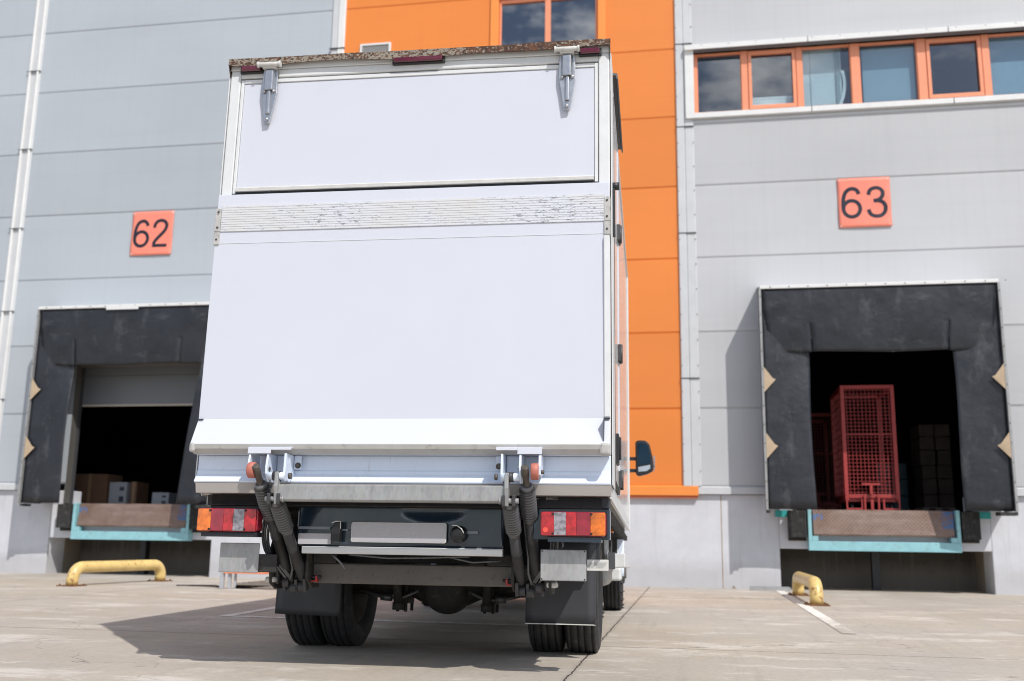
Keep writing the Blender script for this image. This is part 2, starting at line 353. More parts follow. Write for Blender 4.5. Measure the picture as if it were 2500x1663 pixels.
# ------------------------------------------------------------------ mesh builder
class MB:
    def __init__(s): s.v = []; s.f = []; s.sm = []; s.mark = []
    def add(s, vs, fs, smooth=False):
        o = len(s.v); s.mark.append((o, len(s.f))); s.v += [tuple(v) for v in vs]; s.f += [tuple(i + o for i in f) for f in fs]; s.sm += [smooth] * len(fs); return s
    def box(s, x0, x1, y0, y1, z0, z1, rot=None, at=None):
        vs = [Vector((x, y, z)) for x in (x0, x1) for y in (y0, y1) for z in (z0, z1)]
        if rot is not None:
            c = Vector(at) if at else Vector(((x0 + x1) / 2, (y0 + y1) / 2, (z0 + z1) / 2))
            m = Euler(rot).to_matrix(); vs = [m @ (v - c) + c for v in vs]
        s.add(vs, [(0, 1, 3, 2), (4, 6, 7, 5), (0, 4, 5, 1), (2, 3, 7, 6), (0, 2, 6, 4), (1, 5, 7, 3)]); return s
    def prism(s, prof, x0, x1, axis='x', smooth=False):
        """prof: list of (a,b); extruded along axis. axis x: (y,z); y: (x,z); z: (x,y)"""
        n = len(prof)
        def P(t, a, b): return {'x': (t, a, b), 'y': (a, t, b), 'z': (a, b, t)}[axis]
        vs = [P(x0, *p) for p in prof] + [P(x1, *p) for p in prof]
        fs = [(i, (i + 1) % n, n + (i + 1) % n, n + i) for i in range(n)] + [tuple(range(n - 1, -1, -1)), tuple(range(n, 2 * n))]
        s.add(vs, fs, smooth); return s
    def lathe(s, p0, p1, prof, seg=24, cap=True, smooth=True):
        """prof: list of (t along p0->p1 in metres, radius)"""
        p0 = Vector(p0); p1 = Vector(p1); d = (p1 - p0).normalized()
        u = d.orthogonal().normalized(); w = d.cross(u)
        vs = []
        for t, r in prof:
            for k in range(seg):
                a = 2 * math.pi * k / seg; vs.append(p0 + d * t + (u * math.cos(a) + w * math.sin(a)) * r)
        fs = []
        for i in range(len(prof) - 1):
            for k in range(seg):
                fs.append((i * seg + k, i * seg + (k + 1) % seg, (i + 1) * seg + (k + 1) % seg, (i + 1) * seg + k))
        s.add(vs, fs, smooth)
        if cap:
            o = len(s.v) - len(vs)
            s.f += [tuple(o + k for k in range(seg - 1, -1, -1)), tuple(o + (len(prof) - 1) * seg + k for k in range(seg))]; s.sm += [False, False]
        return s
    def cyl(s, p0, p1, r, seg=20, r2=None):
        L = (Vector(p1) - Vector(p0)).length
        return s.lathe(p0, p1, [(0, r), (L, r if r2 is None else r2)], seg)
    def tube(s, pts, r, seg=12, closed=False):
        pts = [Vector(p) for p in pts]; n = len(pts); vs = []; prev = None
        for i, p in enumerate(pts):
            d = (pts[(i + 1) % n] - pts[i - 1]) if closed else ((pts[min(i + 1, n - 1)] - pts[max(i - 1, 0)]))
            d.normalize()
            u = d.orthogonal().normalized() if prev is None else (prev - d * prev.dot(d)).normalized()
            prev = u; w = d.cross(u)
            for k in range(seg):
                a = 2 * math.pi * k / seg; vs.append(p + (u * math.cos(a) + w * math.sin(a)) * r)
        m = n if closed else n - 1
        fs = [(i * seg + k, i * seg + (k + 1) % seg, ((i + 1) % n) * seg + (k + 1) % seg, ((i + 1) % n) * seg + k) for i in range(m) for k in range(seg)]
        s.add(vs, fs, True)
        if not closed:
            o = len(s.v) - len(vs)
            s.f += [tuple(o + k for k in range(seg - 1, -1, -1)), tuple(o + (n - 1) * seg + k for k in range(seg))]; s.sm += [False, False]
        return s
    def grid(s, fn, nu, nv, smooth=True):
        vs = [fn(i / nu, j / nv) for j in range(nv + 1) for i in range(nu + 1)]
        fs = [(j * (nu + 1) + i, j * (nu + 1) + i + 1, (j + 1) * (nu + 1) + i + 1, (j + 1) * (nu + 1) + i) for j in range(nv) for i in range(nu)]
        s.add(vs, fs, smooth); return s
    def each(s, name, mat, parent=None, per=1, **kw):
        """every `per` added shapes become one object"""
        mk = s.mark + [(len(s.v), len(s.f))]; out = []
        for i in range(0, len(s.mark), per):
            a, b = mk[i], mk[min(i + per, len(s.mark))]
            q = MB(); q.v = s.v[a[0]:b[0]]; q.f = [tuple(j - a[0] for j in f) for f in s.f[a[1]:b[1]]]; q.sm = s.sm[a[1]:b[1]]
            out.append(q.build(name, mat, parent, **kw))
        return out
    def build(s, name, mat, parent=None, bevel=0., solid=0., seg=2):
        me = bpy.data.meshes.new(name); me.from_pydata(s.v, [], s.f)
        for p, f in zip(me.polygons, s.sm): p.use_smooth = f
        if not solid:
            bm = bmesh.new(); bm.from_mesh(me); bmesh.ops.recalc_face_normals(bm, faces=bm.faces); bm.to_mesh(me); bm.free()
        me.materials.append(M[mat] if isinstance(mat, str) else mat)
        o = bpy.data.objects.new(name, me); COL.objects.link(o)
        if parent: o.parent = parent
        if solid:
            md = o.modifiers.new('thickness', 'SOLIDIFY'); md.thickness = solid; md.offset = 0
        if bevel:
            md = o.modifiers.new('edge', 'BEVEL'); md.width = bevel; md.segments = seg; md.limit_method = 'ANGLE'; md.angle_limit = R(35)
        return o

def tag(o, label=None, cat=None, group=None, kind=None):
    for k, v in (('label', label), ('category', cat), ('group', group), ('kind', kind)):
        if v: o[k] = v
    return o
def empty(name, loc=(0, 0, 0), rot=(0, 0, 0)):
    o = bpy.data.objects.new(name, None); COL.objects.link(o); o.location = loc; o.rotation_euler = rot; o.empty_display_size = .1
    return o
def copy_tree(o, parent=None):
    c = o.copy(); COL.objects.link(c)
    if parent: c.parent = parent
    for ch in list(o.children): copy_tree(ch, c)
    return c

YF = 15.342        # facade plane
# ------------------------------------------------------------------ ground
tag(MB().add([(-150, -120, 0), (150, -120, 0), (150, 120, 0), (-150, 120, 0)], [(0, 1, 2, 3)]).build('ground', 'ground'), kind='structure')
g = MB()
def flat(g, x0, x1, y0, y1, z=.004):
    n = max(1, int((y1 - y0) / .5))
    g.add([(x0, y0, z), (x1, y0, z), (x1, y1, z), (x0, y1, z)], [(0, 1, 2, 3)])
def quadline(g, a, b, w, z=.004):
    a = Vector((*a, z)); b = Vector((*b, z)); d = (b - a).normalized(); n = Vector((-d.y, d.x, 0)) * w / 2
    g.add([a - n, b - n, b + n, a + n], [(0, 1, 2, 3)])
quadline(g, (1.17, 8.30), (1.20, 15.2), .11)
for o in g.each('road_marking', 'line'): tag(o, kind='structure')
g = MB()
quadline(g, (-3.93, 8.335), (-4.02, 15.2), .10)
quadline(g, (-3.98, 8.28), (-1.10, 8.22), .10)
quadline(g, (-.95, 12.95), (1.14, 12.97), .07)
quadline(g, (6.10, 8.3), (6.16, 15.2), .11)
for o in g.each('road_marking', 'line_kept'): tag(o, kind='structure')

# ------------------------------------------------------------------ warehouse
bay_c = [-9.09, 2.70]                                   # centres of the two docks
wh = tag(empty('warehouse', (0, YF, 0)), 'long grey clad warehouse with an orange bay, white flashings and a concrete plinth', 'warehouse')
# (children are in coordinates relative to the facade plane: y=0 is the face, y>0 goes inside)
ZJ = [1.47, 2.636, 3.816, 4.996, 6.176, 7.356, 8.536, 9.716, 10.896, 12.076, 13.2]
dock_holes = [(c - 1.22, c + 1.22, 1.14, 3.72) for c in bay_c]
win_hole = [(.17, 8.9, 7.41, 8.45)]
up_hole = [(-3.194, -1.248, 7.84, 9.70)]
def wall(name, mat, x0, x1, zs, holes, c=.032, d=.015):
    g = MB()
    for za, zb in zip(zs[:-1], zs[1:]):
        cuts = sorted({za, zb} | {z for h in holes for z in h[2:4] if za < z < zb})
        for a, b in zip(cuts[:-1], cuts[1:]):
            mid = (a + b) / 2; xs = [(x0, x1)]
            for h in holes:
                if h[2] < mid < h[3]:
                    nx = []
                    for p, q in xs:
                        if h[1] <= p or h[0] >= q: nx.append((p, q)); continue
                        if p < h[0]: nx.append((p, h[0]))
                        if h[1] < q: nx.append((h[1], q))
                    xs = nx
            lo = a + c if a == za else a; hi = b
            for p, q in xs:
                g.add([(p, 0, lo), (q, 0, lo), (q, 0, hi), (p, 0, hi)], [(0, 1, 2, 3)])
                if a == za: g.add([(p, d, a), (q, d, a), (q, 0, lo), (p, 0, lo)], [(0, 1, 2, 3)])
                if b == zb: g.add([(p, 0, hi), (q, 0, hi), (q, d, b), (p, d, b)], [(0, 1, 2, 3)])
    for h in holes:  # reveals
        if h[0] < x0 or h[1] > x1: continue
        a, b, z0, z1 = h; D = .16
        g.add([(a, 0, z0), (a, D, z0), (a, D, z1), (a, 0, z1)], [(0, 1, 2, 3)])
        g.add([(b, 0, z0), (b, D, z0), (b, D, z1), (b, 0, z1)], [(0, 1, 2, 3)])
        g.add([(a, 0, z1), (b, 0, z1), (b, D, z1), (a, D, z1)], [(0, 1, 2, 3)])
        g.add([(a, 0, z0), (b, 0, z0), (b, D, z0), (a, D, z0)], [(0, 1, 2, 3)])
    return g.build(name, mat, wh)
w1 = wall('wall', 'wall_left', -24, -6.02, ZJ, dock_holes[:1]); w1['label'] = 'blue grey panelled wall left of the orange bay'
w2 = wall('wall', 'orange', -5.78, -.12, ZJ, up_hole); w2['label'] = 'orange panelled wall behind the truck'
w3 = wall('wall', 'wall_right', .14, 20, ZJ, dock_holes[1:] + win_hole); w3['label'] = 'pale grey panelled wall with the window band'
# plinth, with the pits under the levellers left open
g = MB()
pits = [(c - 1.45, c + 1.45) for c in bay_c]
xs = [-24, pits[0][0], pits[0][1], pits[1][0], pits[1][1], 20]
for i in (0, 2, 4): g.box(xs[i], xs[i + 1], .03, .5, -.05, 1.36)
for p in pits: g.box(p[0], p[1], .03, .5, .585, 1.13)
for c in bay_c: g.box(c - 1.45, c - 1.22, .034, .5, 1.13, 1.36); g.box(c + 1.22, c + 1.45, .034, .5, 1.13, 1.36)
g.build('plinth', 'plinth', wh, bevel=.012)
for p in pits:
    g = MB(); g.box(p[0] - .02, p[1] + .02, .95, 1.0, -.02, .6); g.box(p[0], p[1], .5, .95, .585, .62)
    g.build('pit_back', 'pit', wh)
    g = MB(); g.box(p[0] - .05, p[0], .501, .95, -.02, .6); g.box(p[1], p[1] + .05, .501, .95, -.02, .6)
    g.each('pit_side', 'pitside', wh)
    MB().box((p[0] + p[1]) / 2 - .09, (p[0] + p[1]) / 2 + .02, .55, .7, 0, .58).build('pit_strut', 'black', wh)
g = MB()
for x in (.42, -4.9, 6.3, -12.6): g.prism([(x, .0285), (x + .010, .0285), (x + .018, .034), (x - .006, .034)], .0, 1.355, 'z')
g.each('plinth_joint', paint('stained_joint', (.30, .22, .15), .8, var=.3, vs=6), wh)
g = MB()
for x, w_, h_ in ((.55, .06, .05), (5.2, .25, .12), (-6.6, .3, .04), (4.6, .3, .05)): g.add([(x, .028, 0), (x + w_, .027, 0), (x + w_ * .8, .0285, h_ * .6), (x + w_ * .3, .028, h_)], [(0, 1, 2, 3)])
g.each('plinth_chip', 'pitside', wh)
# base flashings
for a, b, m, z0, pr in ((-24, -6.02, 'flash_grey', 1.36, .03), (.10, 20, 'flash_grey', 1.36, .03)):
    hs = [(c - 1.42, c + 1.42) for c in bay_c if a < c < b]
    segs = [(a, hs[0][0]), (hs[0][1], b)]
    g = MB()
    for p, q in segs: g.prism([(.03, 1.372), (-pr, 1.362), (-pr, 1.46), (0, 1.478), (.03, 1.478)], p, q)
    g.build('base_flashing', m, wh)
g = MB(); g.prism([(.03, 1.345), (-.05, 1.34), (-.05, 1.470), (-.01, 1.49), (.03, 1.49)], -6.02, .10)
g.build('base_flashing', 'orange_flash', wh)['label'] = 'orange base flashing under the orange wall'
MB().prism([(.035, 1.305), (-.035, 1.30), (-.035, 1.3395), (.035, 1.344)], -6.0, .09).build('drip_edge', paint('rust_orange_edge', (.40, .09, .03), .6), wh)
# vertical trims
def vtrim(x, w, mat, proud=.03, z0=1.48, z1=13.2, name='corner_flashing'):
    g = MB(); c = .012
    g.prism([(x, .02), (x, -proud + c), (x + c, -proud), (x + w - c, -proud), (x + w, -proud + c), (x + w, .02)], z0, z1, 'z')
    return g.build(name, mat, wh)
vtrim(-6.02, .115, 'flash_grey'); vtrim(-5.905, .125, 'flashing', .045)
vtrim(-.12, .125, 'flash_grey', .04); vtrim(.005, .145, 'flash_grey', .03)
g = MB()
for z in (3.1, 5.4, 7.17, 8.6, 10.4): g.box(-.125, .155, -.047, -.028, z, z + .012)
for z in (3.1, 5.96, 8.97): g.box(-6.04, -5.77, -.052, -.02, z, z + .02)
g.each('flashing_joint', 'dark_gap', wh)
g = MB()
for k in range(28):
    for x in (-.105, .14): g.cyl((x, -.043, 1.7 + k * .40), (x, -.028, 1.7 + k * .40), .008, 8)
g.each('rivet', 'dark_gap', wh)
# joint cover on the left wall: two white ribs on a grey strip
vtrim(-11.86, .24, 'flash_grey', .012, name='joint_cover')
for x in (-11.845, -11.685): vtrim(x, .045, 'flashing', .05, name='joint_rib')
g = MB()
for z in (2.9, 4.45, 5.96, 7.45, 8.97): g.box(-11.875, -11.61, -.053, -.008, z, z + .012)
g.each('joint_clip', paint('clip_grey', (.20, .21, .22), .6), wh)

# --- window band
WZ0, WZ1 = 7.41, 8.45
g = MB()
g.prism([(.02, 8.56), (-.12, 8.54), (-.12, 8.456), (.11, 8.456), (.11, 8.56)], .032, 9.0)
g.build('lintel_flashing', 'flashing', wh, bevel=.004)
MB().box(.17, 8.99, -.112, .10, 8.450, 8.4555).build('soffit', paint('grey_soffit', (.16, .16, .17), .6), wh)
g = MB(); g.prism([(.10, 7.405), (-.07, 7.385), (-.07, 7.30), (.0, 7.298), (.10, 7.36)], .032, 9.0)
g.build('sill_flashing', 'flashing', wh, bevel=.004)
MB().box(.15, 9.0, -.012, .0, 7.235, 7.27).build('sill_apron', 'flash_grey', wh)
MB().prism([(.032, .0), (.032, -.07), (.17, -.07), (.172, .10), (.032, .10)], 7.385, 8.455, 'z').build('jamb_flashing', 'flashing', wh)
g = MB()
for x in (1.95, 4.05, 6.2): g.box(x, x + .010, -.1225, -.10, 8.455, 8.545); g.box(x + .02, x + .030, -.0725, -.05, 7.297, 7.39)
g.each('flashing_seam', 'dark_gap', wh)
g = MB()
for k in range(20): g.cyl((.3 + k * .43, -.123, 8.525), (.3 + k * .43, -.11, 8.525), .007, 8)
g.each('rivet', 'dark_gap', wh)
mull = [(.172, .225), (.925, 1.021), (1.782, 1.869), (2.615, 2.744), (3.609, 3.735), (4.561, 4.661), (5.46, 5.56), (6.36, 6.45), (7.2, 7.3), (8.1, 8.2), (8.85, 8.9)]
def window(i, xa, xb, z0, z1, sash, back, mat_glass='glass', y=.05):
    """one light of the band: frame, glass and what stands behind it"""
    fr = MB(); t = .03
    fr.box(xa, xb, y, y + .06, z1 - t, z1); fr.box(xa, xb, y, y + .06, z0, z0 + t)
    fr.box(xa, xa + .012, y, y + .06, z0 + t, z1 - t); fr.box(xb - .012, xb, y, y + .06, z0 + t, z1 - t)
    if sash:
        s = .05; e = .014
        fr.box(xa + e, xb - e, y - .02, y + .035, z1 - t - s, z1 - t + .004); fr.box(xa + e, xb - e, y - .02, y + .035, z0 + t - .004, z0 + t + s + .012)
        fr.box(xa + e, xa + e + s, y - .02, y + .035, z0 + t + s + .012, z1 - t - s); fr.box(xb - e - s, xb - e, y - .02, y + .035, z0 + t + s + .012, z1 - t - s)
    f = fr.build('window', 'salmon', wh, bevel=.003)
    MB().add([(xa, y + .05, z0), (xb, y + .05, z0), (xb, y + .05, z1), (xa, y + .05, z1)], [(0, 1, 2, 3)]).build('pane', mat_glass, f)
    return f
def slats(x0, x1, z0, z1, y, mat, par, name='blind', pitch=.022):
    g = MB(); z = z0
    while z < z1:
        g.add([(x0, y, z), (x1, y, z), (x1, y + .005, z + .0205), (x0, y + .005, z + .0205)], [(0, 1, 2, 3)]); z += pitch
    return g.build(name, mat, par)
lights = []
for i in range(len(mull) - 1):
    a, b = mull[i][1], mull[i + 1][0]
    f = window(i, a, b, WZ0, WZ1, i in (1, 4, 7), None); lights.append(f)
for a, b in mull: MB().box(a, b, .038, .11, WZ0 + .001, WZ1 - .001).build('mullion', 'salmon', wh, bevel=.003)
# a room behind the band
def room(x0, x1, z0, z1, y0, y1, mat, name='room'):
    g = MB()
    g.add([(x0, y1, z0), (x1, y1, z0), (x1, y1, z1), (x0, y1, z1)], [(0, 1, 2, 3)])
    g.add([(x0, y0, z0), (x0, y1, z0), (x0, y1, z1), (x0, y0, z1)], [(0, 1, 2, 3)])
    g.add([(x1, y0, z0), (x1, y1, z0), (x1, y1, z1), (x1, y0, z1)], [(0, 1, 2, 3)])
    g.add([(x0, y0, z1), (x1, y0, z1), (x1, y1, z1), (x0, y1, z1)], [(0, 1, 2, 3)])
    g.add([(x0, y0, z0), (x1, y0, z0), (x1, y1, z0), (x0, y1, z0)], [(0, 1, 2, 3)])
    return g.build(name, mat, wh)
room(.17, 1.80, 7.40, 8.46, .13, 3.2, 'blue_deep')
room(1.81, 3.66, 7.40, 8.46, .13, 2.4, 'room')
room(3.67, 4.60, 7.40, 8.46, .13, 3.0, 'blue_deep')
room(4.61, 9.0, 7.40, 8.46, .13, 2.4, 'room')
slats(1.04, 1.76, 7.47, 7.66, .16, 'blind', lights[1])
MB().box(1.04, 1.76, .155, .18, 7.66, 7.68).build('blind_rail', 'blind', lights[1])
slats(1.885, 2.48, 7.43, 8.44, .16, 'blind', lights[2])
g = MB()
for x in (2.0, 2.38): g.box(x, x + .008, .152, .156, 7.43, 8.44)
g.box(2.40, 2.455, .150, .155, 7.43, 8.42)
g.build('blind_cord', 'ladder_tape', lights[2])
MB().grid(lambda u, v: (2.40 + .10 * math.sin(v * 2.4) + .05 * u, .142 + .012 * math.sin(u * 9), 7.43 + v * .62), 4, 10).build('curtain_edge', 'blind', lights[2])
MB().add([(2.80, .16, 7.43), (3.58, .16, 7.43), (3.58, .16, 8.40), (2.80, .16, 8.40)], [(0, 1, 2, 3)]).build('blind', 'blue_room', lights[3])
slats(4.67, 5.45, 7.43, 8.44, .16, 'light_blue', lights[5], pitch=.024)
for i in (6, 8): slats(mull[i][1], mull[i + 1][0], 7.5, 8.44, .16, 'light_blue', lights[i], pitch=.024)
# --- upper window in the orange wall
g = MB()
for a, b in ((-3.047, -3.016), (-2.268, -2.175), (-1.42, -1.389)): g.box(a, b, .02, .09, 7.86, 9.67)
g.box(-3.016, -1.42, .02, .09, 9.615, 9.67); g.box(-3.016, -1.42, .02, .09, 7.86, 7.9)
uw = g.build('window', 'salmon', wh, bevel=.003); uw['label'] = 'tall two light window high in the orange wall'
MB().add([(-3.03, .06, 7.87), (-1.40, .06, 7.87), (-1.40, .06, 9.66), (-3.03, .06, 9.66)], [(0, 1, 2, 3)]).build('pane', 'glass_dark', uw)
g = MB()
g.prism([(-3.194, .0), (-3.194, -.035), (-3.06, -.035), (-3.045, .10), (-3.194, .10)], 7.84, 9.70, 'z')
g.prism([(-1.248, .0), (-1.248, -.035), (-1.375, -.035), (-1.391, .10), (-1.248, .10)], 7.84, 9.70, 'z')
g.prism([(0, 9.80), (-.035, 9.80), (-.035, 9.70), (.10, 9.672), (.10, 9.80)], -3.194, -1.248)
g.build('window_surround', 'orange_flash', wh, bevel=.003)
room(-3.1, -1.3, 7.8, 9.75, .14, 2.5, 'blue_deep')
# --- louvred vent
g = MB(); x0, x1, z0, z1 = -5.49, -4.94, 8.55, 9.03
g.box(x0, x0 + .035, -.035, .0, z0, z1); g.box(x1 - .035, x1, -.035, .0, z0, z1); g.box(x0 + .035, x1 - .035, -.035, 0, z1 - .035, z1); g.box(x0 + .035, x1 - .035, -.035, 0, z0, z0 + .035)
v = g.build('vent', 'flashing', wh, bevel=.003)
g = MB(); z = z0 + .045
while z < z1 - .05: g.box(x0 + .036, x1 - .036, -.03, -.003, z, z + .006, rot=(R(-35), 0, 0)); z += .036
g.build('louvre', 'flash_grey', v)
MB().box(x0 + .03, x1 - .03, -.002, -.001, z0 + .02, z1 - .02).build('vent_back', 'dark_gap', v)
# --- dark hall behind the docks, parapet and roof
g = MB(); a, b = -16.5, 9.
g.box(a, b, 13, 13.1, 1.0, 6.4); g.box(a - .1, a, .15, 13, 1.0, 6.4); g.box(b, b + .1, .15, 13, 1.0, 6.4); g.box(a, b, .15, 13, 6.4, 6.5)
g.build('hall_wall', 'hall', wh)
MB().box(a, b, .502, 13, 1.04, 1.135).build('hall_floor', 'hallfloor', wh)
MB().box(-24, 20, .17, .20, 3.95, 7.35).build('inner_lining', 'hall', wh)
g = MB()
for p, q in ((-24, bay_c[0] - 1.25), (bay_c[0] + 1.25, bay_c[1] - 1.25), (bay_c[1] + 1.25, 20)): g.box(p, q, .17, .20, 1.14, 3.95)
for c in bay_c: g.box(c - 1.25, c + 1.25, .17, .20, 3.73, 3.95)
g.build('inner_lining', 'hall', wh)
MB().box(-24, 20, -.04, 30, 13.2, 13.32).build('roof', 'flashing', wh)
g = MB(); g.box(-24.1, -24, 0, 30, 0, 13.2); g.box(20, 20.1, 0, 30, 0, 13.2); g.box(-24, 20, 30, 30.1, 0, 13.2)
g.build('end_wall', 'wall_left', wh)
# sectional door, half lowered, in bay 62
c = bay_c[0]
g = MB()
for k in range(3): g.box(c - 1.24, c + 1.24, .21, .25, 2.83 + k * .5, 3.325 + k * .5)
dr = g.build('sectional_door', 'door_grey', wh, bevel=.006)
MB().box(c - 1.24, c + 1.24, .205, .255, 2.795, 2.828).build('bottom_seal', 'door_edge', dr)
MB().box(c - 1.24, c + 1.24, .12, .16, 3.47, 3.72).build('door_header', paint('dusty_header', (.20, .18, .16), .7), wh)
for c in bay_c:
    g = MB(); g.box(c - 1.22, c - 1.18, .16, .205, 1.14, 3.7); g.box(c + 1.18, c + 1.22, .16, .205, 1.14, 3.7)
    g.each('door_track', 'dark_gap', wh)
    g = MB(); g.box(c - 1.2195, c - 1.212, .004, .158, 1.15, 3.7); g.box(c + 1.212, c + 1.2195, .004, .158, 1.15, 3.7); g.each('jamb_liner', paint('dusty_jamb', (.10, .095, .085), .7), wh)

# ------------------------------------------------------------------ number signs
def catmull(pts, n=8):
    out = []; P = [pts[0]] + list(pts) + [pts[-1]]
    for i in range(1, len(P) - 2):
        p0, p1, p2, p3 = [Vector(p) for p in P[i - 1:i + 3]]
        for k in range(n):
            t = k / n
            out.append(.5 * ((2 * p1) + (-p0 + p2) * t + (2 * p0 - 5 * p1 + 4 * p2 - p3) * t * t + (-p0 + 3 * p1 - 3 * p2 + p3) * t ** 3))
    out.append(Vector(pts[-1])); return out
def el(cx, cy, rx, ry, n=36): return [Vector((cx + rx * math.cos(2 * math.pi * k / n), cy + ry * math.sin(2 * math.pi * k / n))) for k in range(n + 1)]
DIG = {
 '6': [el(.152, .155, .122, .13), catmull([(.262, .385), (.245, .435), (.205, .468), (.155, .475), (.105, .455), (.065, .41), (.04, .34), (.030, .26), (.029, .18), (.032, .14)])],
 '2': [catmull([(.032, .345), (.042, .405), (.085, .458), (.15, .475), (.215, .455), (.252, .405), (.252, .345), (.225, .29), (.165, .225), (.095, .155), (.045, .09), (.034, .045)]), [Vector((.012, .026)), Vector((.275, .026))]],
 '3': [catmull([(.035, .365), (.05, .425), (.09, .462), (.15, .475), (.205, .458), (.24, .415), (.24, .355), (.21, .305), (.16, .278), (.105, .27)]),
       catmull([(.12, .270), (.18, .268), (.235, .245), (.27, .195), (.276, .14), (.255, .08), (.21, .038), (.15, .025), (.088, .036), (.045, .075), (.028, .135)])]}
def ribbon(g, pts, w, dx, dz, sy, k):
    n = len(pts)
    for s in (0,):
        vs = []
        closed = (pts[0] - pts[-1]).length < 1e-6
        for i, p in enumerate(pts):
            if closed: d = pts[(i + 1) % (n - 1)] - pts[(i - 1) % (n - 1)]
            else: d = pts[min(i + 1, n - 1)] - pts[max(i - 1, 0)]
            d = d.normalized(); nn = Vector((-d.y, d.x)) * w / 2
            for q in (p - nn, p + nn): vs.append((q.x + dx, -.004 - k * .0008 + sy(q.x + dx, q.y + dz), q.y + dz))
        g.add(vs, [(2 * i, 2 * i + 1, 2 * i + 3, 2 * i + 2) for i in range(n - 1)])
def sign(x0, z0, digits, label, w=.77, h=.79, ox=(.045, .415), oz=.145, sc=1.0):
    root = tag(empty('number_sign', (x0, YF, z0)), label, 'sign', 'number signs above the docks')
    def sy(x, z): return -.014 - .006 * math.sin(z * 14 + 2) * (x / w) ** 2 - .006 * math.sin(x / w * math.pi) - .012 * max(0, (.12 - x)) * 2 * abs(math.sin(z * 6)) - .004 * math.sin(z * 9 + x * 3)
    g = MB().grid(lambda u, v: (u * w, sy(u * w, v * h), v * h), 16, 16)
    g.build('sign_plate', 'coral', root, solid=.003)
    for d, o in zip(digits, ox):
        g = MB()
        for k, s in enumerate(DIG[d]): ribbon(g, [Vector((p.x * sc, p.y * sc)) for p in s], .056 * sc, o, oz, sy, k)
        g.build('digit', 'digit', root)
    g = MB()
    for x in (.03, w - .03):
        for z in (.03, h - .03): g.cyl((x, -.022, z), (x, 0, z), .010, 8)
    g.each('fixing_screw', 'flashing', root)
sign(2.305, 5.394, '63', 'coral square sign reading 63, high on the pale grey wall')
sign(-9.50, 5.381, '62', 'coral square sign reading 62, high on the blue grey wall', ox=(.04, .40))

